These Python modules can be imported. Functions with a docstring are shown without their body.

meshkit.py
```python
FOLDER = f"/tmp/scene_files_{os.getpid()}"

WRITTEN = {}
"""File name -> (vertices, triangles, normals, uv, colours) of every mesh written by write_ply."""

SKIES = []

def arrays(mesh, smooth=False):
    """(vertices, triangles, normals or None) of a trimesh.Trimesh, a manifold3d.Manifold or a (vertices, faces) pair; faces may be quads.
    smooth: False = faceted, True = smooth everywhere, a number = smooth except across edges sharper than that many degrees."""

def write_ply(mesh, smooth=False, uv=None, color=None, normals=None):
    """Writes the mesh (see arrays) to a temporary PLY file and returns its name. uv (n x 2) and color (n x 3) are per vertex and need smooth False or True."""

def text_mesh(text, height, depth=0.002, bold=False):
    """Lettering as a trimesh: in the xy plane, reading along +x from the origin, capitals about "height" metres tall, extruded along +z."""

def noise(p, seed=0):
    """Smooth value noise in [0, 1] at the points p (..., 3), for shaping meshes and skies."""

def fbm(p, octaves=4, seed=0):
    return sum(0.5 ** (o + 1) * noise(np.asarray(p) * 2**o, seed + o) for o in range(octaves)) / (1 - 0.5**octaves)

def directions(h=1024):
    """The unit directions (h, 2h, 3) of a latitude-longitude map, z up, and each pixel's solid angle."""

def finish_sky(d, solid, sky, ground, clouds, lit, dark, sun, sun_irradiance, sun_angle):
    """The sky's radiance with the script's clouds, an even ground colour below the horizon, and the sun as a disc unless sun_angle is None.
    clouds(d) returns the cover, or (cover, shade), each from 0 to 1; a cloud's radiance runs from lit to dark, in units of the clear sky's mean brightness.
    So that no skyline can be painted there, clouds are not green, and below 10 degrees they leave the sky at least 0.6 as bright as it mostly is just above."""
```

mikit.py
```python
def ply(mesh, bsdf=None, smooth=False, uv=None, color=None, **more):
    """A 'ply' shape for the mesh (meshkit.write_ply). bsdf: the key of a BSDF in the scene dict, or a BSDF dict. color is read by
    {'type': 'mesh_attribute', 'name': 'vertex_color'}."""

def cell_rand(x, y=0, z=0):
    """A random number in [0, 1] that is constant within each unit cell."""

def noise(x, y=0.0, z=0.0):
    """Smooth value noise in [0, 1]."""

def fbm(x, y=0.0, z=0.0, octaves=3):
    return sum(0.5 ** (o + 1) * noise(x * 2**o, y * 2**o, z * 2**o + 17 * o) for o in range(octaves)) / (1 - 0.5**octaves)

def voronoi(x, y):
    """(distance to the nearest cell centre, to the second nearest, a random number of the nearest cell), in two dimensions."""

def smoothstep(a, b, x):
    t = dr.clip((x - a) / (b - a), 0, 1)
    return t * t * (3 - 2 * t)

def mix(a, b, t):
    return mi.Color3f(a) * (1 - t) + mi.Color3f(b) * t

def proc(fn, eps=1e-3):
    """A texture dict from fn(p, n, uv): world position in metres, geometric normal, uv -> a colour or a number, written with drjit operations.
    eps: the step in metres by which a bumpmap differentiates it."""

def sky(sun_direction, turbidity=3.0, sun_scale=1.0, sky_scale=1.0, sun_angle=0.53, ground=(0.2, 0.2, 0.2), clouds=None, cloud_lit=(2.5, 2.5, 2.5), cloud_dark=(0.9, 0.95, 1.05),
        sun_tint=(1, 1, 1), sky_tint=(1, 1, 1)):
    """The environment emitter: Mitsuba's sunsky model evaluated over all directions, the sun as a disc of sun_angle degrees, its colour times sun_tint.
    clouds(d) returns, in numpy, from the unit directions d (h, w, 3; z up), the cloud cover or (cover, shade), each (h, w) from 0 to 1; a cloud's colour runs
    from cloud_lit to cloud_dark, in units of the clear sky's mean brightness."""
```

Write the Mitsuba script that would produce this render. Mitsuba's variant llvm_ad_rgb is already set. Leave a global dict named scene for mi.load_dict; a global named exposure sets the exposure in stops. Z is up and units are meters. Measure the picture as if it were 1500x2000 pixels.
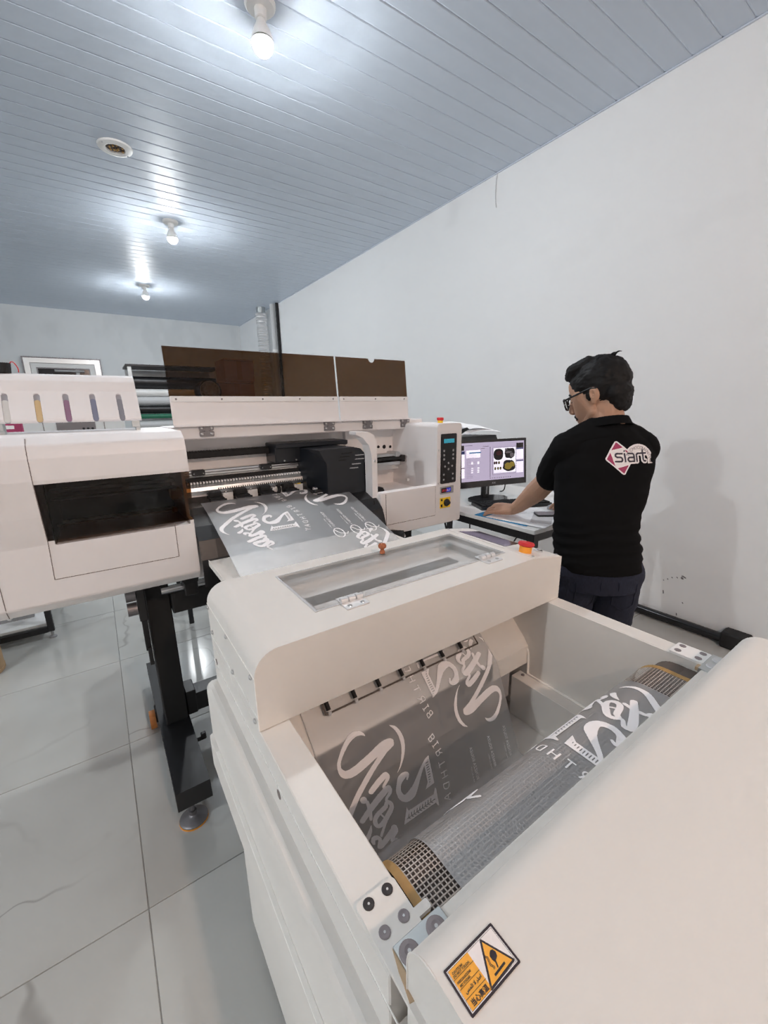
import math, random, glob
import numpy as np, trimesh, manifold3d as m3, drjit as dr, mitsuba as mi, mikit, meshkit
from mikit import noise, fbm, smoothstep, mix, cell_rand
from shapely.geometry import Polygon, Point, LineString, box as sbox
from shapely.ops import unary_union
from shapely import affinity
random.seed(7); RNG = np.random.default_rng(7)
T = mi.ScalarTransform4f
scene, labels = {}, {}

# ------------------------------------------------------------------ camera, light, exposure
CAM = np.array([0.0, 0.0, 1.5])
FWD, UP = np.array([.549, .799, -.243]), np.array([.152, .19, .970])
scene['camera'] = {'type': 'perspective', 'fov': 86.13, 'fov_axis': 'x', 'near_clip': .03,
                   'to_world': T().look_at(origin=CAM.tolist(), target=(CAM + FWD).tolist(), up=UP.tolist())}
exposure = 1.78
COOL, WARM = (0.95, 0.985, 1.0), (1.0, 0.72, 0.565)
# lamps of the room, all of one kind, hanging from the ceiling: (x, y, colour, strength)
LAMPS = [(.985, 2.43, COOL, 180), (.985, 5.28, COOL, 180), (.985, 7.94, COOL, 180),
         (.55, -2.30, WARM, 580), (-3.2, .70, COOL, 540), (-3.2, 5.2, COOL, 40)]
ZC = 3.44            # ceiling
XR, XL, YB, YF = 3.165, -5.8, 10.45, -6.0

# ------------------------------------------------------------------ helpers
def uniq(key):
    if key not in scene and key not in labels: return key
    n = 1
    while f'{key}_{n:03d}' in scene or f'{key}_{n:03d}' in labels: n += 1
    return f'{key}_{n:03d}'
def tag(key, label=None, cat=None, group=None, kind=None):
    d = labels.setdefault(key, {})
    for k, v in (('label', label), ('category', cat), ('group', group), ('kind', kind)):
        if v: d[k] = v
    return key
def thing(name, label, cat, group=None):
    k = uniq(name); return tag(k, label, cat, group)
def put(name, mesh, mat, parent=None, label=None, cat=None, group=None, kind=None, smooth=False, **kw):
    if isinstance(mesh, (list, tuple)) and not isinstance(mesh[0], np.ndarray): mesh = trimesh.util.concatenate(list(mesh))
    key = uniq((parent + '__' if parent else '') + name)
    scene[key] = mikit.ply(mesh, mat, smooth=smooth, **kw)
    if label or cat or kind or group: tag(key, label, cat, group, kind)
    return key
def tm(man):
    m = man.to_mesh(); return trimesh.Trimesh(np.array(m.vert_properties[:, :3]), np.array(m.tri_verts), process=False)
def mf(mesh): return m3.Manifold(m3.Mesh(np.asarray(mesh.vertices, np.float32), np.asarray(mesh.faces, np.uint32)))
def bx(x0, x1, y0, y1, z0, z1, c=.0015):
    c = min(c, (x1-x0)*.4, (y1-y0)*.4, (z1-z0)*.4)
    p = [(x, y, z) for sx, X in ((1, x0), (-1, x1)) for sy, Y in ((1, y0), (-1, y1)) for sz, Z in ((1, z0), (-1, z1))
         for x, y, z in ((X+sx*c, Y+sy*c, Z), (X+sx*c, Y, Z+sz*c), (X, Y+sy*c, Z+sz*c))]
    return trimesh.convex.convex_hull(np.array(p))
def ext(poly, axis, a, b):
    """poly drawn in (y,z) for x, (x,z) for y, (x,y) for z; extruded from a to b."""
    out = []
    for g in getattr(poly, 'geoms', [poly]):
        if g.is_empty or g.area < 1e-9: continue
        m = trimesh.creation.extrude_polygon(g, b - a, engine='earcut'); u, v, w = m.vertices.T
        w = w + a
        m.vertices = np.stack({'x': (w, u, v), 'y': (u, w, v), 'z': (u, v, w)}[axis], 1)
        if axis == 'y': m.invert()
        out.append(m)
    return trimesh.util.concatenate(out)
def rr(x0, y0, x1, y1, r): return sbox(x0+r, y0+r, x1-r, y1-r).buffer(r, 6)
def rnd(pts, r, q=6):
    p = Polygon(pts); return p.buffer(-r, q).buffer(r, q)
def frame_of(d):
    d = np.asarray(d, float); d = d / np.linalg.norm(d)
    a = np.cross(d, [0, 0, 1.0] if abs(d[2]) < .9 else [1.0, 0, 0]); a /= np.linalg.norm(a)
    return a, np.cross(d, a), d
def lathe(prof, o, d=(0, 0, 1), n=28):
    """prof: (radius, height along d)."""
    a, b, c = frame_of(d); t = np.arange(n) * 2 * math.pi / n
    prof = [(max(r, 1e-5), h) for r, h in prof]
    if prof[0][0] > 1e-4: prof = [(1e-5, prof[0][1])] + prof
    if prof[-1][0] > 1e-4: prof = prof + [(1e-5, prof[-1][1])]
    v = np.concatenate([np.asarray(o) + r*(np.cos(t)[:, None]*a + np.sin(t)[:, None]*b) + h*c for r, h in prof])
    f = []
    for k in range(len(prof)-1):
        for i in range(n):
            j = (i+1) % n; f += [(k*n+i, k*n+j, k*n+n+j), (k*n+i, k*n+n+j, k*n+n+i)]
    m = trimesh.Trimesh(v, f, process=False)
    if m.volume < 0: m.invert()
    return m
def cyl(p0, p1, r, n=20, r1=None):
    p0, p1 = np.asarray(p0, float), np.asarray(p1, float); L = np.linalg.norm(p1-p0)
    return lathe([(r, 0), (r if r1 is None else r1, L)], p0, p1-p0, n)
def tube(path, r, n=8):
    path = np.asarray(path, float); rr_ = np.full(len(path), r) if np.isscalar(r) else np.asarray(r)
    tg = np.gradient(path, axis=0); tg /= np.linalg.norm(tg, axis=1, keepdims=True)
    a = frame_of(tg[0])[0]; v = []; t = np.arange(n)*2*math.pi/n
    for p, d, q in zip(path, tg, rr_):
        a = a - (a@d)*d; a /= np.linalg.norm(a); b = np.cross(d, a)
        v.append(p + q*(np.cos(t)[:, None]*a + np.sin(t)[:, None]*b))
    v = np.concatenate(v + [path[:1], path[-1:]]); N = len(path); f = []
    for k in range(N-1):
        for i in range(n):
            j = (i+1) % n; f += [(k*n+i, k*n+j, k*n+n+j), (k*n+i, k*n+n+j, k*n+n+i)]
    for i in range(n):
        j = (i+1) % n; f += [(N*n, j, i), (N*n+1, (N-1)*n+i, (N-1)*n+j)]
    m = trimesh.Trimesh(v, f, process=False)
    if m.volume < 0: m.invert()
    return m
def smoothpath(pts, n=40):
    from scipy.interpolate import CubicSpline
    p = np.asarray(pts, float); t = np.r_[0, np.cumsum(np.linalg.norm(np.diff(p, axis=0), axis=1))]
    return CubicSpline(t, p)(np.linspace(0, t[-1], n))
def moved(m, M=None, t=None):
    m = m.copy()
    if M is not None: m.vertices = m.vertices @ np.asarray(M, float).T
    if t is not None: m.vertices = m.vertices + np.asarray(t, float)
    return m
def onplane(m, o, u, v):
    """a flat mesh in (x,y,z) laid on the plane with origin o, axes u (x), v (y)."""
    u, v = np.asarray(u, float), np.asarray(v, float); w = np.cross(u, v)
    m = m.copy(); p = m.vertices; m.vertices = np.asarray(o, float) + p[:, :1]*u + p[:, 1:2]*v + p[:, 2:3]*w
    return m
def subdiv(m, L):
    v, f = trimesh.remesh.subdivide_to_size(m.vertices, m.faces, L, max_iter=12)
    return trimesh.Trimesh(v, f)
def unpack(a): return np.array(a, float).reshape(-1, 2)

# ------------------------------------------------------------------ materials
def rgb(c): return {'type': 'rgb', 'value': [float(v) for v in c]}
def pr(name, color, rough=.5, metal=0.0, two=True, **kw):
    b = {'type': 'principled', 'base_color': color if isinstance(color, dict) else rgb(color), 'roughness': rough, 'metallic': metal, **kw}
    scene[name] = {'type': 'twosided', 'bsdf': b} if two else b
    return name
def wall_fn(p, n, uv):
    k = fbm(p.x*.9+3, p.y*.9, p.z*.9, 3)
    s = smoothstep(.62, .8, fbm(p.x*2.2+9, p.y*2.2, p.z*3.1, 4))
    return mix((.80, .81, .815), (.755, .765, .77), k*.5 + s*.35)
def dirty_fn(p, n, uv):
    k = fbm(p.x*1.1+7, p.y*1.1, p.z*1.1, 3)
    s = smoothstep(.55, .78, fbm(p.x*3+2, p.y*2, p.z*1.3, 4))
    return mix((.76, .78, .79), (.62, .64, .65), k*.45 + s*.45)
def tile_fn(p, n, uv):
    c = dr.floor((p.x + .087)/.806); d = dr.floor((p.y - 1.208)/.806)
    ox = cell_rand(c, d, 1)*40; oy = cell_rand(c, d, 2)*40
    x = p.x + ox; y = p.y + oy
    wx = fbm(x*2.6, y*2.6, 0, 4) - .5; wy = fbm(x*2.6+31, y*2.6, 0, 4) - .5
    a = noise(x*.95 + wx*.9, y*1.25 + wy*.9)
    v = 1 - smoothstep(0.0, .014, dr.abs(a - .5))
    v = v * smoothstep(.30, .65, noise(x*1.9+11, y*1.9))
    b = noise(x*2.3 + wy*1.2 + 7, y*2.0 + wx*1.2)
    v = v + .55*(1 - smoothstep(0.0, .03, dr.abs(b - .5))) * smoothstep(.35, .7, noise(x*1.4+3, y*1.4+8))
    cl = fbm(x*1.6+5, y*1.6, 0, 4)
    base = mix((.50, .505, .485), (.425, .425, .405), smoothstep(.4, .75, cl))
    return mix(base, (.25, .24, .225), dr.minimum(v, 1)*.62)
def ceil_fn(p, n, uv):
    k = noise(p.y*40, p.x*.4)
    return mix((.545, .605, .69), (.53, .59, .675), k)
def cream_fn(p, n, uv):
    k = fbm(p.x*6, p.y*6, p.z*6, 3)
    return mix((.745, .72, .68), (.715, .69, .65), k)
def film_belt(p, n, uv):
    return mix((.20, .12, .06), (.40, .26, .12), fbm(p.x*60, p.y*60, p.z*60, 2))
def jeans_fn(p, n, uv):
    k = noise(p.x*220, p.y*220, p.z*90); s = fbm(p.x*9, p.y*9, p.z*5, 3)
    return mix((.004, .006, .016), (.010, .014, .034), k*.5 + s*.4)
def skin_fn(p, n, uv):
    k = fbm(p.x*30, p.y*30, p.z*30, 3)
    return mix((.46, .27, .18), (.38, .21, .14), k)
def hair_fn(p, n, uv):
    k = fbm(p.x*60, p.y*60, p.z*20, 3)
    return mix((.003, .003, .0035), (.012, .011, .011), k)
def card_fn(p, n, uv):
    k = fbm(p.x*12, p.y*12, p.z*30, 3)
    return mix((.43, .29, .17), (.36, .235, .13), k)
P_ = mikit.proc
pr('m_wall', P_(wall_fn), .75)
pr('m_wall_dirty', P_(dirty_fn), .8)
pr('m_tile', P_(tile_fn), .15, specular=.4)
pr('m_grout', (.30, .30, .29), .9)
pr('m_ceiling', P_(ceil_fn), .42, specular=.42)
pr('m_cream', P_(cream_fn), .42, specular=.4)
pr('m_printer', (.79, .765, .76), .38, specular=.45)
pr('m_white', (.80, .80, .79), .4)
pr('m_whitegloss', (.85, .85, .84), .2)
pr('m_line', (.88, .86, .82), .4)
pr('m_seam', (.20, .17, .16), .7)
pr('m_black', (.008, .008, .009), .38)
pr('m_blackmat', (.006, .006, .0065), .7)
pr('m_blackgloss', (.012, .012, .014), .14)
pr('m_carriage', (.008, .010, .014), .3, specular=.45)
pr('m_steel', (.62, .62, .62), .28, 1.0)
pr('m_galv', (.55, .58, .58), .38, 1.0)
pr('m_chrome', (.75, .75, .76), .12, 1.0)
pr('m_zinc', (.86, .86, .86), .38, .75)
pr('m_alu', (.70, .71, .71), .35, 1.0)
pr('m_darksteel', (.23, .22, .23), .45, .8)
pr('m_bolt', (.05, .045, .045), .55, .5)
pr('m_boltgrey', (.27, .24, .25), .6, .4)
pr('m_rust', (.50, .36, .23), .8)
pr('m_net', (.36, .31, .27), .2, specular=.9, clearcoat=1.0)
pr('m_belt', P_(film_belt), .5)
pr('m_roller', (.09, .07, .06), .5)
pr('m_ochre', (.36, .215, .075), .6)
pr('m_orange', (.86, .33, .03), .4)
pr('m_red', (.62, .025, .03), .35)
pr('m_yellow', (.85, .56, .03), .4)
pr('m_wood', (.36, .10, .03), .25, clearcoat=.8)
pr('m_grey', (.33, .33, .34), .5)
pr('m_lightgrey', (.55, .56, .57), .5)
pr('m_paper', (.84, .85, .87), .8)
pr('m_papergrey', (.55, .55, .56), .8)
pr('m_blue', (.02, .20, .42), .5)
pr('m_print', (.88, .86, .87), .55)
pr('m_shirt', (.003, .003, .0034), .9, specular=.15)
pr('m_jeans', P_(jeans_fn), .85)
pr('m_skin', P_(skin_fn), .5, specular=.35)
pr('m_hair', P_(hair_fn), .55, specular=.2)
pr('m_lip', (.36, .16, .13), .5)
pr('m_card', P_(card_fn), .85)
pr('m_deskwhite', (.74, .75, .745), .35)
pr('m_signink', (.03, .02, .025), .5)
pr('m_signwhite', (.86, .80, .78), .45)
pr('m_signorange', (.90, .42, .055), .45)
pr('m_logopink', (.32, .035, .10), .7)
pr('m_logowhite', (.80, .76, .76), .7)
pr('m_logoink', (.03, .025, .04), .7)
pr('m_lcd', (.05, .55, .75), .3)
pr('m_darkglass', (.015, .012, .018), .05, specular=.3)
pr('m_green', (.02, .16, .09), .5)
pr('m_ink0', (.62, .61, .59), .35); pr('m_ink1', (.60, .44, .24), .35); pr('m_ink2', (.28, .16, .24), .35)
pr('m_ink3', (.20, .21, .29), .35); pr('m_ink4', (.24, .24, .27), .35); pr('m_inkgap', (.36, .36, .39), .3)
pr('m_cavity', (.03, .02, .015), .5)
scene['m_clear'] = {'type': 'thindielectric', 'int_ior': 1.49}
scene['m_brown'] = {'type': 'thindielectric', 'int_ior': 1.32, 'specular_transmittance': rgb((.085, .034, .007))}
scene['m_browndark'] = {'type': 'thindielectric', 'int_ior': 1.28, 'specular_transmittance': rgb((.09, .035, .008))}
scene['m_film'] = {'type': 'blendbsdf', 'weight': .42,
    'a': {'type': 'thindielectric', 'int_ior': 1.2},
    'b': {'type': 'twosided', 'bsdf': {'type': 'principled', 'base_color': rgb((.64, .65, .665)), 'roughness': .5, 'metallic': .6, 'specular': 1.0}}}
scene['m_frost'] = {'type': 'blendbsdf', 'weight': .22,
    'a': {'type': 'thindielectric', 'int_ior': 1.49},
    'b': {'type': 'twosided', 'bsdf': {'type': 'principled', 'base_color': rgb((.85, .85, .83)), 'roughness': .28, 'specular': .9}}}

# ------------------------------------------------------------------ the room
put('floor', bx(XL, XR, YF, YB, -.08, -.004), 'm_grout', kind='structure', label='grey grout bed under the marble tiles')
S = .806; TX = [-.087 + S*k for k in range(-8, 5)]; TY = [1.208 + S*k for k in range(-9, 12)]
for i, x in enumerate(TX):
    for j, y in enumerate(TY):
        x0, x1, y0, y1 = max(x, XL)+.0016, min(x+S, XR)-.0016, max(y, YF)+.0016, min(y+S, YB)-.0016
        if x1-x0 > .02 and y1-y0 > .02: put('tile', bx(x0, x1, y0, y1, -.02, 0, .0012), 'm_tile', 'floor')
put('wall_right', bx(XR, XR+.1, YF-.1, YB+.1, -.1, ZC+.1), 'm_wall', kind='structure', label='long white painted wall beside the desk')
put('wall_back', bx(XL-.1, XR+.1, YB, YB+.1, -.1, ZC+.1), 'm_wall_dirty', kind='structure', label='far white wall with the aluminium door')
put('wall_left', bx(XL-.1, XL, YF-.1, YB+.1, -.1, ZC+.1), 'm_wall', kind='structure')
put('wall_front', bx(XL-.1, XR+.1, YF-.1, YF, -.1, ZC+.1), 'm_wall', kind='structure')
# scuffs on the wall beside the desk
sc = [LineString([(y, z), (y+dy, z+dz)]).buffer(w) for y, z, dy, dz, w in
      [(.985, .345, .02, .008, .004), (1.0, .335, .006, .004, .006), (1.03, .33, .004, .003, .003), (1.06, .32, .004, .002, .003), (1.085, .3, .003, .004, .003), (1.11, .285, .002, .002, .003),
       (1.10, .19, .003, .018, .0035), (.975, .16, .004, .004, .003), (1.0, .06, .002, .012, .003)]]
put('scuff_mark', ext(unary_union(sc), 'x', XR-.0006, XR+.001), 'm_darksteel', 'wall_right', kind='stuff')
put('ceiling', bx(XL-.1, XR+.1, YF-.1, YB+.1, ZC+.012, ZC+.1), 'm_ceiling', kind='structure', label='bluish white ceiling of long plastic panels')
PW = .1425; y = 3.233 - PW*66
while y < YB:
    y0, y1 = max(y, YF), min(y+PW, YB)
    if y1-y0 > .02 and y1 > YF:
        a, b = y0, y1
        prof = Polygon([(a+.0004, ZC+.012), (a+.0004, ZC+.0025), (a+.0055, ZC), (b-.0105, ZC), (b-.0040, ZC+.0035), (b-.0004, ZC+.0035), (b-.0004, ZC+.012)])
        put('panel', ext(prof, 'x', XL, XR), 'm_ceiling', 'ceiling')
    y += PW
put('edge_moulding', bx(XR-.012, XR, YF, YB, ZC-.009, ZC), 'm_ceiling', 'ceiling')

# ------------------------------------------------------------------ lamps
def bulb(x, y, col, power, label, off=False):
    t = thing('light_bulb', label, 'light bulb')
    put('socket', lathe([(.075, 0), (.075, .012), (.066, .022), (.03, .026), (.028, .062), (.024, .066)], (x, y, ZC), (0, 0, -1)), 'm_white', t, smooth=40)
    put('neck', lathe([(.018, .06), (.022, .075), (.040, .108), (.0505, .135), (.0525, .150)], (x, y, ZC), (0, 0, -1)), 'm_whitegloss', t, smooth=40)
    r, zc = .0535, .160
    pf = [(r*math.sin(a), zc - r*math.cos(a)) for a in np.linspace(math.radians(87), math.pi, 14)]
    a, b, c = frame_of((0, 0, -1)); n = 24; tt = np.arange(n)*2*math.pi/n
    pf[-1] = (1e-5, pf[-1][1])
    v = np.concatenate([np.array([x, y, ZC]) + q*(np.cos(tt)[:, None]*a + np.sin(tt)[:, None]*b) + h*c for q, h in pf])
    f = []
    for k in range(len(pf)-1):
        for i in range(n):
            j = (i+1) % n; f += [(k*n+i, k*n+j, k*n+n+j), (k*n+i, k*n+n+j, k*n+n+i)]
    m = trimesh.Trimesh(v, f, process=False)
    ctr = np.array([x, y, ZC-zc])
    if np.einsum('ij,ij->i', m.face_normals, m.triangles_center - ctr).mean() < 0: m.invert()
    k = put('diffuser', m, 'm_whitegloss', t, smooth=True)
    scene[k]['emitter'] = {'type': 'area', 'radiance': rgb([power*q for q in col])}
NAMES = ['lit bulb in a white ceiling socket, nearest and largest of the row over the printer', 'lit bulb in a white ceiling socket, second of the row, above the raised brown covers',
         'lit bulb in a white ceiling socket, farthest and smallest of the row', 'lit ceiling bulb behind the photographer', 'lit ceiling bulb in the left part of the room', 'lit ceiling bulb far in the left part of the room']
for (x, y, c, p), nm in zip(LAMPS, NAMES): bulb(x, y, c, p, nm)
t = thing('recessed_spotlight', 'unlit round recessed spotlight with white ring in the ceiling', 'spotlight')
o = (.452, 4.137, ZC)
put('ring', lathe([(.062, .0), (.066, .014), (.085, .017), (.112, .010), (.118, .0), (.09, -.0)], o, (0, 0, -1), 36), 'm_white', t, smooth=40)
put('cup', lathe([(.061, .0015), (.03, .0015)], o, (0, 0, -1), 24), 'm_roller', t)
g = []
for k in range(9):
    a = k*2.4; r_ = .016+.034*(k % 3)/2
    g.append(lathe([(.003, 0), (.009, .006), (.004, .016)], (o[0]+r_*math.cos(a), o[1]+r_*math.sin(a), ZC-.002), (math.cos(a)*.5, math.sin(a)*.5, -1), 6))
put('crystal', g, 'm_ochre', t, kind='stuff')
for a in (0.6, 3.7): put('screw', lathe([(.006, .0), (.006, .004)], (o[0]+.1*math.cos(a), o[1]+.1*math.sin(a), ZC-.011), (0, 0, -1), 10), 'm_chrome', t)
# ------------------------------------------------------------------ the powder curing machine in the foreground
DR = thing('curing_machine', 'cream steel film curing machine in the foreground with an open pit and a mesh belt', 'machine')
YE = -.75
put('lower_cabinet', tm(mf(bx(.166, 1.205, YE, .97, .03, .4905, .004)) - mf(bx(.244, 1.136, .263, .95, .415, .60, .0001))), 'm_cream', DR)
sk = Polygon([(.141, .489), (.141, .588), (.150, .593), (.150, .735), (.152, .747), (.157, .756), (.166, .761), (.1805, .761), (.1805, .489)])
put('side_skirt', ext(sk, 'y', YE, 1.12), 'm_cream', DR, smooth=25)
sk2 = affinity.scale(sk, -1, 1, origin=(.6865, 0))
put('side_skirt', ext(sk2, 'y', YE, 1.12), 'm_cream', DR, smooth=25)
put('step_edge', bx(.1405, .1502, YE, 1.04, .5905, .5945, .001), 'm_line', DR)
put('left_wall', bx(.18, .243, .268, 1.12, .49, .877, .002), 'm_cream', DR)
put('right_wall', bx(1.137, 1.193, .268, 1.12, .49, .877, .002), 'm_cream', DR)
put('front_box', bx(.181, 1.192, YE, .262, .49, .80, .002), 'm_cream', DR)
put('back_wall', bx(.243, 1.137, 1.10, 1.12, .49, .90, .002), 'm_grey', DR)
put('pit_floor', bx(.244, 1.136, .264, .949, .4155, .42), 'm_cream', DR)
put('inner_ledge', bx(1.087, 1.1365, .30, .80, .42, .575, .002), 'm_cream', DR)
put('bolt', lathe([(.006, 0), (.006, .003), (.003, .005)], (1.118, .775, .575), (0, 0, 1), 12), 'm_boltgrey', DR, label='bolt on the ledge in the pit')
put('lap_seam', bx(.1785, .181, YE, 1.118, .825, .8275, .0008), 'm_line', DR)
put('lap_seam', bx(.1792, .181, YE, 1.118, .822, .825, .0003), 'm_seam', DR)
def disc(o, r, d, mat, name, par, h=.0012, n=18, **k): return put(name, lathe([(r, 0), (r, h)], o, d, n), mat, par, **k)
disc((.1803, .624, .806), .009, (-1, 0, 0), 'm_seam', 'hole', DR)
disc((.1803, 1.085, .835), .009, (-1, 0, 0), 'm_seam', 'hole', DR)
# guide plate the film slides down
gp = LineString([(1.09, 1.0), (.795, .708), (.778, .685), (.776, .62)]).buffer(.0025, cap_style=2, join_style=2)
put('guide_plate', ext(gp, 'x', .955, 1.1365), 'm_cream', DR)
gq = LineString([(1.09, 1.0), (.905, .8385), (.803, .7455), (.768, .7185), (.759, .7085), (.764, .699), (.80, .66)]).buffer(.0018, cap_style=2, join_style=1)
put('guide_plate', ext(gq, 'x', .2435, .955), 'm_cream', DR)
put('heater_box', bx(.25, 1.08, .80, 1.09, .492, .60, .004), 'm_grey', DR)
put('corner_bead', tube([(1.135, .905, .813), (1.135, .785, .69), (1.135, .772, .66), (1.135, .768, .578)], .004, 6), 'm_line', DR)
put('ledge_bead', tube([(1.135, .768, .578), (1.135, .31, .578)], .0035, 6), 'm_line', DR)
# wire guide with black fingers over the slope
sl = np.array([0, -.712, -.70]); sl = sl/np.linalg.norm(sl)
def slope(x, s, h=0.0):     # s up the slope from its lower edge, h above it
    return np.array([x, .80 + s*.752, .755 + s*.659 + h*1.0])
GX = np.linspace(.365, .905, 8)
put('wire_frame', [tube([slope(GX[0], 0, .012), slope(GX[-1], 0, .012)], .0022, 6), tube([slope(GX[0], .0, .012), slope(GX[0], .10, .012)], .0028, 6), tube([slope(GX[-1], 0, .012), slope(GX[-1], .10, .012)], .0022, 6)], 'm_roller', DR, label='thin brown wire frame under the hood')
for gx in GX[:-1]:
    put('finger', tube([slope(gx+.01, .006, .014), slope(gx+.01, .11, .014)], .006, 6), 'm_blackmat', DR)
    put('finger_tip', lathe([(.004, 0), (.0055, .004), (.003, .01)], slope(gx+.01, .003, .014), (0, -.75, -.66), 8), 'm_lightgrey', DR)
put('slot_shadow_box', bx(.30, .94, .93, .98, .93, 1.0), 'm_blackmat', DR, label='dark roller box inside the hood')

# hood
HX0, HX1, HY0, HY1, HZ0, HZ1 = .18, 1.19, .713, 1.117, .879, 1.05
def hoodpoly(o):
    x0, x1, z1 = HX0+o, HX1-o, HZ1-o
    R = .052-o; a = np.linspace(math.pi, math.pi/2, 10)
    arc = [(x0+R+R*math.cos(t), z1-R+R*math.sin(t)) for t in a]
    return Polygon([(x0, HZ0-(.02 if o else 0))] + arc + [(1.042, z1), (x1, z1-.0255), (x1, HZ0-(.02 if o else 0))])
hood = mf(ext(hoodpoly(0), 'y', HY0, HY1)) - mf(ext(hoodpoly(.004), 'y', HY0+.004, HY1-.004))
hood = hood - mf(bx(.357, 1.012, .803, 1.052, 1.02, 1.1, 0.0001)) - mf(bx(.27, .97, HY1-.02, HY1+.02, .918, .972, .0001))
HD = put('hood', tm(hood), 'm_cream', DR, smooth=25)
put('end_seam', [bx(.1792, .1805, .7125, .7165, .88, 1.0, .0003), bx(.1785, .1806, HY0, HY1, .9975, .9995, .0004), bx(.1785, .1806, HY0, HY1, .9075, .9095, .0004)], 'm_line', HD)
for yy, zz in [(.735, .992), (.92, .992), (1.10, .992), (.735, .890), (.89, .915), (1.085, .925)]:
    put('screw', lathe([(.0058, 0), (.0058, .002), (.003, .0045)], (.1795, yy, zz), (-1, 0, 0), 12), 'm_steel', HD, smooth=40)
put('window_frame', tm(mf(bx(.353, 1.016, .799, 1.056, 1.0505, 1.0516, .0003)) - mf(bx(.3585, 1.0105, .8045, 1.0505, 1.0, 1.1, .0001))), 'm_lightgrey', HD)
put('inner_lip', tm(mf(bx(.352, 1.017, .798, 1.058, 1.025, 1.031, .0004)) - mf(bx(.378, .992, .826, 1.030, 1.0, 1.1, .0001))), 'm_lightgrey', HD)
LID = put('window_pane', trimesh.Trimesh([[.358, .801, 1.0535], [1.011, .801, 1.0535], [1.011, 1.051, 1.0535], [.358, 1.051, 1.0535]], [[0, 1, 2], [0, 2, 3]]), 'm_frost', HD, label='clear acrylic window lid')
put('knob', lathe([(.004, 0), (.0085, .002), (.0085, .008), (.0055, .013), (.0062, .017), (.012, .021), (.0135, .027), (.010, .033), (.003, .0355)], (.693, 1.022, 1.054), (0, 0, 1), 24), 'm_wood', HD, label='turned brown wooden knob', smooth=50)
put('powder_tray', bx(.45, 1.0, .808, .845, .9965, 1.008, .004), 'm_cream', HD)
put('tray_back', bx(.37, 1.01, 1.052, 1.062, .975, 1.02, .002), 'm_white', HD)
put('powder_bed', bx(.36, 1.01, .80, 1.051, .992, .996, .001), 'm_whitegloss', HD)
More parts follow.
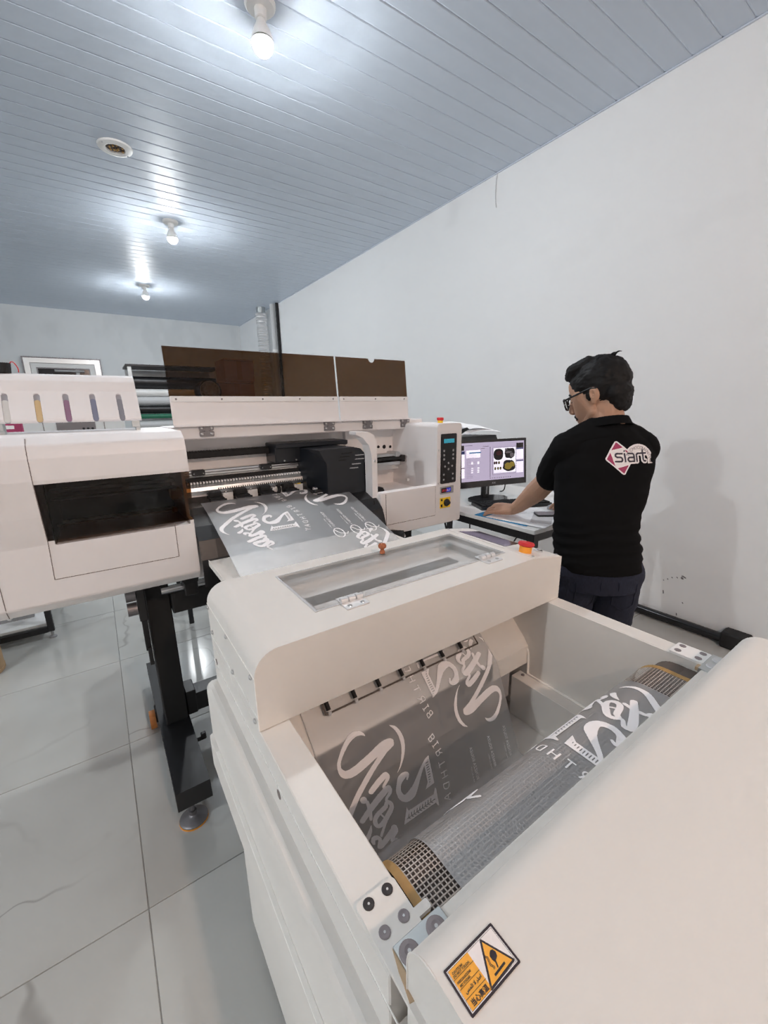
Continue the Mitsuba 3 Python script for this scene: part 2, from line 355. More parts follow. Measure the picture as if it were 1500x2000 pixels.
put('deflector', ext(Polygon([(.86, .90), (.866, .90), (1.02, .99), (1.02, .997)]), 'x', .40, .99), 'm_lightgrey', HD)
def hinge(x, y, z, par, w=.062):
    h = put('hinge', bx(x-w/2, x+w/2, y-.022, y+.012, z, z+.003, .0008), 'm_zinc', par, label='chrome leaf hinge')
    put('knuckle', [cyl((x-w/2+.002+k*w/3, y+.014, z+.008), (x-w/2+(k+1)*w/3-.001, y+.014, z+.008), .0075, 14) for k in range(3)], 'm_zinc', h, smooth=40)
    put('leaf', bx(x-w/2, x+w/2, y+.014, y+.036, z+.004, z+.007, .0008), 'm_zinc', h)
    for s in (-1, 1): put('screw', lathe([(.006, 0), (.005, .0015), (.003, .0015)], (x+s*w*.28, y-.010, z+.003), (0, 0, 1), 12), 'm_steel', h)
    return h
hinge(.448, .785, 1.0505, HD); hinge(.928, .785, 1.0505, HD)
# sloping control panel at the right end
pu = np.array([.148, 0, -.0255]); pu = pu/np.linalg.norm(pu); PO = np.array([1.042, .713, 1.05])
def onpanel(m, h=0): return onplane(m, PO + np.cross(pu, [0, 1, 0])*h, pu, [0, 1, 0])
CP = put('control_panel', onpanel(ext(rr(.004, .004, .146, .400, .004), 'z', .0002, .0018)), 'm_cream', HD)
put('touch_screen', onpanel(ext(Polygon([(.030, .352), (.136, .345), (.136, .157), (.026, .132)]), 'z', .0018, .0030)), 'm_darkglass', CP, label='dark touch screen')
EB = put('emergency_button', onpanel(lathe([(.0195, 0), (.0195, .020)], (.036, .060, .002), (0, 0, 1), 24)), 'm_orange', CP, label='red mushroom emergency button on an orange collar')
put('cap', onpanel(lathe([(.012, .0205), (.024, .022), (.026, .028), (.023, .033), (.006, .034)], (.036, .060, .002), (0, 0, 1), 28)), 'm_red', EB, smooth=40)
put('key_switch', onpanel(lathe([(.013, 0), (.013, .004), (.008, .006), (.008, .009), (.003, .009)], (.110, .061, .002), (0, 0, 1), 20)), 'm_chrome', CP, smooth=40)
for a, b in ((.012, .39), (.138, .39), (.012, .014), (.140, .014)): put('screw', onpanel(lathe([(.0045, 0), (.0045, .002), (.002, .0035)], (a, b, .0018), (0, 0, 1), 10)), 'm_steel', CP)

# hinge plates and bolts at the front of the rails
pl = unary_union([rnd([(.182, .205), (.182, .347), (.2415, .347), (.2415, .215), (.215, .205)], .006), rnd([(.21, .289), (.262, .289), (.262, .301), (.21, .301)], .003)])
PA = put('corner_plate', ext(pl, 'z', .8772, .8835), 'm_cream', DR)
put('rust_edge', ext(Polygon([(.1835, .235), (.1955, .232), (.1955, .284), (.192, .272), (.189, .262), (.187, .25)]), 'z', .8834, .8842), 'm_rust', PA)
for x, y in ((.226, .337), (.197, .337), (.226, .301), (.197, .301)):
    b = put('bolt', lathe([(.0075, .0), (.0075, .0012), (.0062, .0016), (.0030, .0010), (.0018, .0010)], (x, y, .8835), (0, 0, 1), 20), 'm_bolt' if y > .32 else 'm_boltgrey', PA)
    disc((x, y, .8846), .0016, (0, 0, 1), 'm_lightgrey', 'socket', b, .0006, 8)
PB = put('corner_plate', ext(rnd([(1.135, .288), (1.135, .362), (1.196, .362), (1.196, .288)], .004), 'z', .8772, .8835), 'm_white', DR)
for x, y in ((1.151, .348), (1.182, .348), (1.151, .303), (1.182, .303)):
    b = put('bolt', lathe([(.0075, .0), (.0075, .0012), (.0030, .0010)], (x, y, .8835), (0, 0, 1), 18), 'm_boltgrey', PB)
HB = put('hinge_bar', bx(.1955, .2675, .248, .2825, .874, .889, .001), 'm_galv', DR, label='galvanised hinge bar')
for x in (.208, .249):
    b = put('bolt', lathe([(.0125, 0), (.0125, .001), (.0105, .003), (.006, .004), (.003, .003)], (x, .2665, .889), (0, 0, 1), 24), 'm_boltgrey', HB)
    disc((x, .2665, .8915), .0022, (0, 0, 1), 'm_lightgrey', 'socket', b, .0012, 8)
HB2 = put('hinge_bar', bx(1.10, 1.192, .250, .287, .872, .888, .001), 'm_galv', DR)
for x in (1.13, 1.168): put('bolt', lathe([(.013, 0), (.013, .001), (.0105, .003), (.005, .003)], (x, .268, .888), (0, 0, 1), 22), 'm_lightgrey', HB2)
put('hinge_stop', bx(1.118, 1.136, .288, .298, .868, .878, .001), 'm_rust', DR)

# front cover with the warning sticker
a = np.linspace(0, math.pi/2, 14)
cov = [(.246, .80), (.246, .925)] + [(.201+.045*math.cos(t), .925+.045*math.sin(t)) for t in a] + [(.0, .9665), (YE+.2, .955), (YE, .90), (YE, .80)]
FC = put('front_cover', ext(Polygon(cov), 'x', .1890, 1.20), 'm_cream', DR, smooth=25)
put('cover_lip', bx(.268, 1.125, .2465, .2815, .873, .8845, .002), 'm_cream', DR)
put('edge_bead', tube([(.1887, y_, z_) for y_, z_ in [(.246, .86)]+cov[1:16]], .0012, 5), 'm_cream', FC)

# warning sticker: u along +x, v towards the photographer
SO = np.array([.1975, .2005, .9685]); SW, SH = .0675, .0385
def stick(poly_or_mesh, h, th=.00018):
    m = poly_or_mesh if isinstance(poly_or_mesh, trimesh.Trimesh) else ext(poly_or_mesh, 'z', 0, th)
    m = m.copy(); m.vertices[:, 2] += h
    m = onplane(m, SO, (1, 0, 0), (0, 1, 0))
    m.vertices[:, 2] += (.9700 - .0170*(.2055-m.vertices[:, 1])) - .9685     # follows the slight fall of the cover
    return m
uv_ = lambda pts: [(u*SW, -v*SH) for u, v in pts]
ST = put('warning_sticker', stick(Polygon(uv_([(0, 0), (1, 0), (1, 1), (0, 1)])).buffer(-.002).buffer(.002), .0012), 'm_signwhite', DR, label='white and orange hot surface warning sticker')
o_ = Polygon(uv_([(0, 0), (1, 0), (1, 1), (0, 1)]))
put('border', stick(o_.buffer(-.0012).buffer(.0012).difference(o_.buffer(-.0021)), .0015), 'm_signink', ST)
put('border', stick(o_.buffer(-.0030).difference(o_.buffer(-.0032)), .0015), 'm_signink', ST)
put('text_panel', stick(Polygon(uv_([(.055, .085), (.44, .085), (.44, .915), (.055, .915)])), .0014), 'm_signorange', ST)
tri = Polygon(uv_([(.706, .12), (.93, .865), (.43, .91)]))
put('triangle', stick(tri.buffer(.0012), .0014), 'm_signink', ST)
put('triangle_face', stick(tri.buffer(-.0007), .0017), 'm_signorange', ST)
art = []
for k in range(1, 4): art.append(LineString(uv_([(.055, .085+.2075*k), (.44, .085+.2075*k)])).buffer(.00014))
art.append(LineString(uv_([(.575, .80), (.80, .775)])).buffer(.0009, cap_style=2))
art.append(Polygon(uv_([(.70, .43), (.735, .40), (.77, .43), (.785, .50), (.765, .58), (.725, .61), (.705, .60), (.69, .63), (.675, .57), (.675, .48)])))
art.append(LineString(uv_([(.715, .56), (.68, .73)])).buffer(.0006))
for dx in (0, .018): art.append(LineString(uv_([(.60+dx, .40), (.625+dx, .46), (.612+dx, .54), (.60+dx, .60), (.625+dx, .68), (.615+dx, .71)])).buffer(.00025))
put('pictogram', stick(unary_union(art), .0020), 'm_signink', ST, kind='stuff')
def label_text(s, u, v, h, bold=False):
    m = meshkit.text_mesh(s, h, .00015, bold); m.vertices[:, :2] += [u*SW, -v*SH]; return stick(m, .0018)
put('lettering', [label_text('CAUTION!', .085, .20, .0019, True), label_text('DO NOT TOUCH.', .075, .265, .0019, True),
                  label_text('PRECAUCI\u00d3N!', .075, .40, .0018, True), label_text('NO TOCAR.', .085, .475, .0018, True)], 'm_signink', ST)
GL = {"cjk":[[[200,-62,212,-40,217,-43,218,-39,255,-39,255,-59,260,-60,260,-64,259,-65,213,-65,212,-59,218,-59,217,-46,216,-46,206,-66],[244,-57,247,-59,249,-58,249,-45,244,-45],[234,-58,238,-59,238,-45,234,-45],[224,-58,228,-59,228,-45,224,-45]],[[220,-8,253,-8,253,-35,220,-35],[226,-17,245,-18,246,-15,228,-14],[226,-27,228,-29,245,-29,246,-25,227,-24]],[[202,-11,205,-6,207,-6,217,-11,218,-15,216,-18,214,-18]],[[199,-29,199,-26,201,-24,205,-24,212,-28,215,-32,212,-36,210,-36]],[[136,-18,136,-12,161,-12,160,-7,163,-5,167,-5,169,-12,194,-12,194,-18]],[[138,-37,192,-37,192,-63,191,-65,180,-67,178,-64,178,-61,185,-61,185,-43,178,-43,179,-45,179,-59,178,-60,158,-60,156,-63,150,-63,150,-45,151,-43,146,-43,145,-66,138,-67],[157,-53,173,-54,173,-50,157,-50]],[[145,-21,146,-20,185,-20,185,-35,146,-35,145,-34],[152,-28,177,-29,178,-27,153,-26]],[[117,-31,117,-28,119,-27,124,-28,131,-46,132,-50,131,-53,127,-55,125,-54,122,-41]],[[87,-61,87,-23,93,-23,94,-24,94,-59,111,-59,113,-57,114,-46,117,-46,120,-48,120,-56,118,-62,115,-65,110,-66,91,-65]],[[90,-12,93,-8,96,-8,107,-18,109,-18,112,-21,112,-24,109,-27,107,-27,101,-20,99,-20]],[[71,-54,75,-41,76,-30,77,-28,83,-29,82,-41,78,-56,76,-57]],[[11,-58,12,-57,55,-56,55,-49,15,-49,16,-42,55,-42,55,-36,13,-35,13,-28,20,-27,15,-15,12,-12,13,-9,18,-8,26,-21,26,-25,22,-26,22,-28,33,-28,33,-6,34,-5,41,-6,42,-28,50,-28,50,-26,48,-26,47,-24,52,-17,55,-8,57,-7,62,-9,62,-12,53,-27,62,-29,62,-66,61,-67,55,-67,54,-64,12,-64]]],"arab":[[[248,-5,254,-5,254,-41,248,-41]],[[193,-36,195,-33,199,-35,207,-34,206,-27,202,-22,202,-18,205,-16,208,-18,213,-28,213,-31,216,-35,227,-34,233,-31,233,-29,230,-28,220,-28,219,-23,221,-22,229,-22,239,-27,244,-27,244,-33,240,-33,230,-39,223,-41,214,-41,211,-39,207,-41,198,-41,193,-39]],[[199,-9,201,-7,204,-7,206,-9,206,-12,204,-14,201,-14,199,-12]],[[172,-47,179,-44,183,-40,184,-33,181,-27,181,-24,186,-23,190,-31,190,-38,188,-43,185,-47,176,-52,173,-51]],[[135,-16,137,-11,139,-11,148,-19,152,-19,151,-6,157,-5,158,-19,156,-25,160,-31,160,-36,157,-40,155,-41,139,-41,138,-40,139,-35,148,-28,148,-26],[150,-34,154,-35,154,-32,151,-32]],[[108,-15,108,-12,110,-10,114,-11,119,-10,121,-12,121,-15,119,-17,115,-16,110,-17]],[[5,-43,5,-36,7,-31,9,-30,12,-32,11,-42,14,-45,17,-46,27,-45,30,-40,28,-26,31,-25,34,-26,35,-33,37,-35,42,-34,44,-25,49,-26,48,-34,54,-35,55,-34,55,-23,56,-22,60,-23,61,-33,63,-35,68,-35,72,-27,78,-22,85,-23,90,-33,92,-35,97,-35,98,-33,98,-5,104,-5,104,-33,107,-35,113,-35,114,-34,112,-21,114,-20,118,-21,120,-28,119,-37,113,-41,105,-41,102,-39,98,-41,88,-40,85,-42,80,-42,74,-38,69,-41,62,-41,59,-39,55,-41,48,-41,45,-39,42,-41,35,-41,34,-46,30,-50,24,-52,12,-51,7,-47],[77,-32,80,-36,84,-36,84,-32,82,-28,79,-28]]]}
def glyphs(a, u, v, s):
    ps = unary_union([Polygon(unpack(g[0]), [unpack(h) for h in g[1:]]).buffer(0) for g in a])
    return stick(affinity.translate(affinity.scale(ps, s, s, origin=(0, 0)), u*SW, -v*SH), .0018)
put('lettering', glyphs(GL['arab'], .10, .545, .0000825), 'm_signink', ST)
put('lettering', glyphs(GL['cjk'], .085, .745, .0000835), 'm_signink', ST)

# mesh belt around its roller
CY, CZ, CR = .338, .8145, .0605
def belt(s, r=CR):          # s = 0 on the side facing the pit, growing up and over towards the photographer
    s = np.asarray(s, float); q = r*math.pi/2; th = s/r
    y = np.where(s < 0, CY+r, np.where(s < q, CY + r*np.cos(th), CY - (s-q)))
    z = np.where(s < 0, CZ + s, np.where(s < q, CZ + r*np.sin(th), CZ + r))
    return y, z
BX0, BX1 = .2455, 1.055
put('roller', cyl((BX0+.003, CY, CZ), (1.12, CY, CZ), .048, 40), 'm_roller', DR, smooth=30)
put('oven_bed', bx(.245, 1.13, -.3, CY, .845, .858), 'm_roller', DR)
def ribbon(x0, x1, s0, s1, r, n):
    s = np.linspace(s0, s1, n); y, z = belt(s, r); v = np.concatenate([np.stack([np.full(n, x), y, z], 1) for x in (x0, x1)])
    i = np.arange(n-1); f = np.concatenate([np.stack([i, i+n, i+1], 1), np.stack([i+1, i+n, i+n+1], 1)])
    return trimesh.Trimesh(v, f, process=False)
net = []; pitch = .0067
for x in np.arange(BX0+.014, BX1-.016, pitch): net.append(ribbon(x-.0010, x+.0010, -.10, .20, CR, 26))
for s in np.arange(-.10, .20, pitch):
    (ya, yb), (za, zb) = belt([s-.0010, s+.0010], CR+.0006)
    net.append(trimesh.Trimesh([[BX0, ya, za], [BX1, ya, za], [BX1, yb, zb], [BX0, yb, zb]], [[0, 1, 2], [0, 2, 3]], process=False))
put('mesh_belt', net, 'm_net', DR, kind='stuff', label='open brown mesh belt')
put('belt_hem', ribbon(BX0, BX0+.013, -.12, .20, CR+.0012, 40), 'm_ochre', DR, label='ochre hem of the belt')
put('belt_hem', ribbon(BX1-.016, BX1, -.12, .20, CR+.0012, 40), 'm_ochre', DR)
put('belt_back', ribbon(BX0+.002, BX1-.002, -.16, -.0, CR-.004, 12), 'm_belt', DR)
put('infeed_table', bx(.268, 1.0, 1.1185, 1.58, .955, .975, .003), 'm_cream', DR)
put('infeed_edge', bx(.268, .272, 1.1185, 1.58, .9751, .979, .001), 'm_cream', DR)

# ------------------------------------------------------------------ the printed film running through everything
FX0, FX1 = .31, .945
FPL = [(1.762, 1.1412), (1.751, 1.141), (1.66, 1.122), (1.59, 1.101), (1.43, 1.0505), (1.289, .997), (1.12, .944), (1.0, .905), (.90, .842), (.80, .7515), (.768, .7245), (.754, .712), (.748, .702)]
u_ = np.array([-.098, -.246]); u_ = u_/np.linalg.norm(u_); A_ = np.array([.754, .712])
hang = [tuple(A_ + u_*s) for s in (.02, .08, .16, .24, .28)]
loop = [(.60, .432), (.55, .426), (.48, .436), (.435, .50), (.41, .60), (.4015, .70)]
FR = CR + .0022
yy, zz = belt(np.linspace(-.06, .30, 40), FR)
path = np.array(FPL[:-1] + hang + loop + list(zip(yy, zz)))
# arc length along the hanging part starts at the bend, on the drum at the horizontal
FILM = thing('printed_film', 'translucent film with mirrored white lettering running from the printer over the mesh belt', 'film')
def sheet(pts, x0, x1, nx=2):
    n = len(pts); xs = np.linspace(x0, x1, nx); v = np.concatenate([np.stack([np.full(n, x), pts[:, 0], pts[:, 1]], 1) for x in xs]); i = np.arange(n-1); f = []
    for k in range(nx-1): f += [np.stack([i+k*n, i+(k+1)*n, i+1+k*n], 1), np.stack([i+1+k*n, i+(k+1)*n, i+1+(k+1)*n], 1)]
    return trimesh.Trimesh(v, np.concatenate(f), process=False)
from scipy.interpolate import PchipInterpolator
dense = []
for seg in (path,):
    t_ = np.r_[0, np.cumsum(np.linalg.norm(np.diff(seg, axis=0), axis=1))]
    tt = np.linspace(0, t_[-1], 260); dense = np.stack([np.interp(tt, t_, seg[:, 0]), np.interp(tt, t_, seg[:, 1])], 1)
put('sheet', sheet(dense, FX0, FX1), 'm_film', FILM, smooth=True, label='milky translucent film')
for x in (FX0, FX1-.0012): put('cut_edge', sheet(dense + [[0, .0006]], x, x+.0012), 'm_grey', FILM, smooth=True)
# three maps from (x, s) in film coordinates to the world, lifted by h off the film
def m_hang(x, s, h):
    y = np.where(s > 0, A_[0]+u_[0]*s, A_[0]-s*.760); z = np.where(s > 0, A_[1]+u_[1]*s, A_[1]-s*.650)
    ny = np.where(s > 0, -.929, -.650); nz = np.where(s > 0, .370, .760)
    return np.stack([x, y+ny*h, z+nz*h], 1)
fs = np.array(FPL[:6])[::-1]; fl = -np.r_[0, np.cumsum(np.linalg.norm(np.diff(fs, axis=0), axis=1))]
def m_front(x, s, h):
    o = np.argsort(fl); y = np.interp(s, fl[o], fs[o, 0]); z = np.interp(s, fl[o], fs[o, 1])
    y = np.where(s > 0, 1.289-s*.95, y); z = np.where(s > 0, .997-s*.3, z)
    return np.stack([x, y-.3*h, z+.95*h], 1)
def m_drum(x, s, h): y, z = belt(s, FR+h); return np.stack([x, y, z], 1)
DESIGN = [[[-939,-1579,-1019,-1503,-1089,-1420,-1209,-1251,-1243,-1177,-1256,-1096,-1247,-964,-1221,-894,-1170,-829,-1102,-778,-1001,-737,-936,-725,-826,-721,-619,-748,-140,-860,-589,-587,-896,-364,-1121,-160,-1389,116,-1452,193,-1486,266,-1497,346,-1490,432,-1465,521,-1422,608,-1363,692,-1293,759,-1250,789,-1247,782,-1318,674,-1350,602,-1370,531,-1378,463,-1374,401,-1347,317,-1279,226,-915,-144,-792,-250,-626,-373,-337,-575,-154,-687,110,-827,353,-903,378,-927,387,-951,389,-1030,371,-1066,340,-1097,301,-1118,243,-1133,117,-1150,10,-1141,-71,-1124,-391,-1033,-794,-941,-942,-928,-1014,-932,-1061,-944,-1118,-992,-1150,-1043,-1157,-1103,-1142,-1162,-1112,-1219,-1051,-1298,-980,-1369,-874,-1460,-790,-1514,-728,-1541,-658,-1558,-585,-1565,-481,-1544,-414,-1506,-375,-1469,-362,-1473,-377,-1524,-402,-1569,-445,-1615,-502,-1652,-606,-1683,-662,-1688,-763,-1674,-840,-1645]],[[368,-1429,362,-1420,428,-1342,481,-1263,541,-1142,574,-1013,583,-848,574,-769,547,-654,478,-471,401,-342,349,-286,287,-238,293,-230,365,-271,428,-320,509,-405,579,-501,639,-607,671,-685,692,-768,702,-857,699,-950,682,-1051,650,-1148,599,-1247,520,-1343,468,-1381]],[[-36,-418,-111,-429,-322,-362,-477,-294,-590,-230,-603,-193,-583,-148,-541,-115,-500,-108,-262,-206,-65,-271,-106,-226,-194,-162,-217,-121,-199,-81,-367,-30,-630,84,-656,-26,-692,-53,-728,-51,-739,-24,-720,129,-974,267,-984,285,-985,308,-963,350,-922,379,-885,382,-724,308,-733,402,-703,435,-669,441,-655,428,-643,387,-622,263,-443,189,-64,53,-80,78,-195,150,-218,195,-202,256,-145,327,-105,351,-73,344,-64,323,-71,296,-141,221,-133,208,-102,190,-10,146,24,114,42,44,24,-7,23,-33,-7,-71,-44,-93,-93,-95,-127,-106,10,-190,50,-234,59,-288,49,-323,-3,-394]],[[-683,-49,-681,-73,-691,-108,-713,-141,-745,-167,-807,-185,-837,-178,-857,-158,-865,-129,-855,-86,-833,-53,-801,-27,-757,-10,-723,-10,-697,-24]],[[-275,291,-491,335,-576,366,-613,391,-638,420,-658,469,-660,519,-647,576,-607,648,-542,701,-486,720,-421,720,-552,872,-544,906,-512,927,-488,921,-296,696,-277,692,-275,676,-107,571,-44,519,-17,477,-8,431,-20,363,-56,300,-105,250,-166,223,-189,222,-239,240],[-387,437,-261,415,-192,391,-179,380,-155,323,-145,318,-136,329,-124,379,-132,399,-150,418,-324,538],[-516,613,-529,607,-544,554,-534,504,-493,469,-424,445,-356,558,-450,601]],[[-723,527,-868,656,-975,722,-982,739,-979,766,-948,807,-914,823,-888,822,-844,799,-779,743,-734,675,-720,630,-713,539]],[[-301,1099,-307,1142,-276,1174,-440,1212,-652,1290,-819,1361,-832,1377,-834,1405,-821,1438,-795,1467,-762,1485,-730,1488,-383,1365,-167,1304,-177,1338,-196,1367,-273,1415,-273,1438,-256,1462,-496,1471,-597,1487,-640,1505,-671,1533,-689,1586,-678,1648,-641,1716,-556,1809,-502,1847,-440,1871,-383,1878,-332,1872,-264,1847,-291,1869,-304,1901,-294,1957,-257,2022,-198,2093,-175,2111,-155,2114,-140,2104,-141,2083,-227,1962,-232,1939,-226,1924,-176,1899,-50,1870,-8,1851,26,1822,46,1776,43,1719,10,1624,-32,1585,-84,1569,-60,1530,-63,1476,-82,1436,-113,1407,-81,1350,-66,1255,-69,1230,-91,1198,-124,1176,-147,1150,-196,1133,-86,1081,-48,1042,-36,981,-58,904,-82,871,-117,847,-146,838,-186,841,-207,851,-220,874,-283,907,-527,1010,-527,950,-554,892,-626,820,-700,791,-761,792,-782,801,-809,839,-813,865,-796,938,-758,978,-732,983,-713,974,-706,913,-696,905,-645,917,-621,934,-623,954,-683,1058,-672,1108,-627,1150,-582,1166,-529,1164,-421,1138,-280,1084],[-250,1841,-100,1740,-65,1718,-60,1761,-75,1780,-103,1796],[-501,1740,-519,1721,-546,1665,-545,1643,-533,1632,-430,1612,-198,1605,-351,1711,-417,1746,-470,1754]],[[471,-163,398,-165,335,-152,286,-124,250,-89,161,82,138,166,136,214,162,336,192,398,239,462,332,531,398,558,479,571,539,569,605,557,653,537,701,506,756,446,962,175,1064,57,1205,-75,1346,-171,1326,-191,1276,-179,1190,-147,1114,-107,1014,-34,751,197,635,281,499,335,422,356,363,361,348,356,315,318,287,250,283,184,313,95,331,71,379,35,531,-28,504,47,518,68,542,73,596,16,620,-33,612,-80,592,-107,542,-142]],[[1138,-89,1121,421,1010,558,1318,537,1334,-193],[1284,-111,1283,-92,1246,-91],[1185,-57,1283,-59,1282,-30,1184,-28],[1183,4,1281,3,1281,32,1182,34],[1181,66,1280,64,1279,94,1180,95],[1179,127,1279,126,1278,156,1178,157],[1177,189,1276,189,1277,218,1176,218],[1175,250,1255,250,1273,271,1264,279,1173,280],[1172,311,1236,312,1251,322,1254,334,1245,341,1171,341],[1170,373,1219,374,1235,396,1226,402,1169,402],[1168,434,1204,437,1216,458,1153,463],[1128,495,1177,495,1192,503,1117,508]],[[158,1006,1227,1015,1277,1119,1311,1132,1334,682,1301,665,1220,793,368,769,336,662],[371,975,318,935,275,935,261,920,267,912,308,912,349,838,365,844,373,858,346,911,398,911,441,837,457,844,463,858,437,911,488,911,532,837,548,844,555,857,528,911,580,911,624,836,641,843,647,857,620,911,672,910,717,836,734,843,740,856,713,910,766,910,811,835,828,842,834,856,806,910,860,910,906,834,923,841,929,855,901,910,955,910,1002,834,1018,841,1025,855,996,909,1051,909,1090,837,1101,833,1116,841,1122,854,1093,909,1223,909,1241,926,1234,933,1104,934,1168,980,1126,979,1062,934,1007,934,1070,979,1028,979,966,934,911,934,973,978,932,978,870,934,817,934,877,978,836,978,776,934,723,934,782,977,741,977,683,935,630,935,688,977,647,976,590,935,538,935,594,976,554,976,498,935,447,935,502,975,462,975,408,935,356,935,410,975]]]
LET = [('B', .1557, -.0553), ('I', .1635, -.0346), ('R', .1690, -.0095), ('T', .1700, .0207), ('H', .1705, .0503), ('D', .1683, .0805), ('A', .1629, .1084), ('Y', .1547, .1345)]
def design_meshes():
    out = []
    for p in DESIGN:
        g = Polygon(unpack(p[0])*1e-4, [unpack(h)*1e-4 for h in p[1:]]).buffer(0)
        for q in getattr(g, 'geoms', [g]):
            m = trimesh.creation.extrude_polygon(q, .0004, engine='earcut'); out.append(m)
    c = np.array([(a, b) for _, a, b in LET]); tg = np.gradient(c, axis=0); tg /= np.linalg.norm(tg, axis=1, keepdims=True)
    for (ch, a, b), t in zip(LET, tg):
        m = meshkit.text_mesh(ch, .0215, .0004); w = m.bounds[1, 0]+m.bounds[0, 0]; m.vertices[:, 0] -= w/2; m.vertices[:, 1] -= .0108
        up = np.array([-t[1], t[0]])                       # printed in reverse: the tops point to -x
        m.vertices[:, :2] = c[[k for k, l in enumerate(LET) if l[0] == ch][0]] + m.vertices[:, :1]*t + m.vertices[:, 1:2]*up
        out.append(m)
    return out
DM = design_meshes()
def lay(ms, mapf, mid, rot, win, fine=.006):
    """prints the meshes (in design coordinates) on the film; win = visible range of s."""
    out = []
    for m in ms:
        m = m.copy()
        if rot: m.vertices[:, :2] *= -1
        m.vertices[:, :2] += mid
        lo, hi = m.bounds[:, 1]
        if hi < win[0] or lo > win[1]: continue
        if lo < win[0]: m = m.slice_plane([0, win[0], 0], [0, 1, 0])
        if hi > win[1]: m = m.slice_plane([0, win[1], 0], [0, -1, 0])
        if m.bounds[0, 0] < FX0+.004: m = m.slice_plane([FX0+.004, 0, 0], [1, 0, 0])
        if len(m.faces) and m.bounds[1, 0] > FX1-.004: m = m.slice_plane([FX1-.004, 0, 0], [-1, 0, 0])
        if not len(m.faces): continue
        m = subdiv(m, fine)
        p = m.vertices; q = m.copy(); q.vertices = mapf(p[:, 0], p[:, 1], .0007 + p[:, 2]); out.append(q)
    return out
def names(x, s0, s1, mapf, sgn=1):
    """a small two-line name, read towards the printer."""
    out = []
    for txt, h, dx in (('LORENZZA SOUZA', .0095, 0), ('PRINCESS OF THE PARTY', .0035, -.012)):
        m = meshkit.text_mesh(txt, h, .0003); L = m.bounds[1, 0]; k = (s0-s1)*(.97 if dx == 0 else .55)/L
        m.vertices[:, 0] *= k; p = m.vertices
        q = np.stack([x + dx + p[:, 1], s0 - p[:, 0], p[:, 2]], 1); m = m.copy(); m.vertices = q; out.append(m)
    res = []
    for m in out:
        q = m.copy(); p = m.vertices; q.vertices = mapf(p[:, 0], p[:, 1], .0007+p[:, 2]); res.append(q)
    return res
def ornate(x, s, mapf, k=1.0):
    """the looped capital that opens a name."""
    th = np.linspace(0, 2*math.pi, 26); ring = np.stack([x+.020*np.cos(th)*k, s+.030*np.sin(th)*k], 1)
    l1 = LineString(ring).buffer(.0022); l2 = LineString([(x-.012, s-.022), (x+.004, s+.004), (x+.03, s+.014), (x+.038, s+.004)]).buffer(.0022)
    m = trimesh.util.concatenate([trimesh.creation.extrude_polygon(g, .0003, engine='earcut') for g in polys_(l1.union(l2))]); m = subdiv(m, .008)
    p = m.vertices; m = m.copy(); m.vertices = mapf(p[:, 0], p[:, 1], .0007+p[:, 2]); return [m]
def polys_(g): return list(getattr(g, 'geoms', [g]))
IDX_SCRIPT = [k for k, p in enumerate(DESIGN) if np.mean(p[0][0::2]) < 0]      # the script word without the figure and the arc
def pr_(ms, what): return put(what, ms, 'm_print', FILM, label='white print, laterally reversed')
pr_(lay(DM, m_hang, (.481, .160), False, (-.11, .30)), 'print')
pr_(lay(DM, m_hang, (.805, -.012), True, (-.13, .30)), 'print')
pr_(lay(DM, m_drum, (.776, .146), True, (-.02, .19)), 'print')
pr_(lay(DM, m_drum, (.452, -.139), False, (-.05, .19)), 'print')
pr_(lay(DM, m_front, (.470, -.288), False, (-.50, .10)), 'print')
pr_(lay([DM[k] for k in IDX_SCRIPT], m_front, (.781, -.003), True, (-.085, .10)), 'print')
pr_(lay(DM, m_front, (.783, -.460), True, (-.50, -.25)), 'print')
for x in (.757, .832, .902): pr_(names(x, .295, .184, m_hang), 'name_line')
for x in (.728, .805, .875):
    pr_(names(x, -.135, -.265, m_front), 'name_line'); pr_(ornate(x+.004, -.095, m_front), 'ornate_initial')
# ------------------------------------------------------------------ the wide printer behind it
PR = thing('wide_format_printer', 'white wide format film printer with raised brown covers and black carriage on a black stand', 'printer')
# left ink station cover
prof = rnd([(2.10, 1.440), (1.575, 1.440), (1.530, 1.418), (1.516, 1.380), (1.512, 1.318), (1.530, 1.21), (1.552, 1.12), (1.556, .93), (1.60, .893), (2.10, .875)], .018, 5)
ink = mf(ext(prof, 'x', -1.05, .243))
hole = mf(bx(-.166, .2435, 1.40, 1.62, 1.130, 1.307, .0005)); cav = mf(bx(-.150, .232, 1.54, 1.95, 1.115, 1.325, .002))
IC = put('ink_station_cover', tm(ink - hole - cav), 'm_printer', PR, smooth=25)
def face_y(z): return float(np.interp(z, [.93, 1.12, 1.21, 1.318], [1.556, 1.552, 1.530, 1.512]))
wz = np.linspace(1.130, 1.307, 8)
wp = np.array([(face_y(z)+.0035, z) for z in wz])
put('window', sheet(wp, -.1655, .2432), 'm_browndark', IC, smooth=True, label='dark brown acrylic window')
wside = Polygon([(face_y(z)+.0035, z) for z in wz] + [(1.62, 1.307), (1.62, 1.130)])
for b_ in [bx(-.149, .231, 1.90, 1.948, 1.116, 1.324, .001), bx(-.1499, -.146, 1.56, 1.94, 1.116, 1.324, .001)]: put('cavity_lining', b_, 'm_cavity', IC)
put('inner_rail', [bx(-.145, .21, 1.62, 1.66, 1.262, 1.272, .001), bx(-.145, .21, 1.60, 1.64, 1.24, 1.246, .001), cyl((-.14, 1.6, 1.165), (.20, 1.6, 1.165), .003, 8)], 'm_darksteel', IC)
put('inner_block', [bx(.19, .225, 1.60, 1.66, 1.20, 1.235, .002), bx(.185, .20, 1.58, 1.60, 1.16, 1.175, .002)], 'm_ochre', IC)
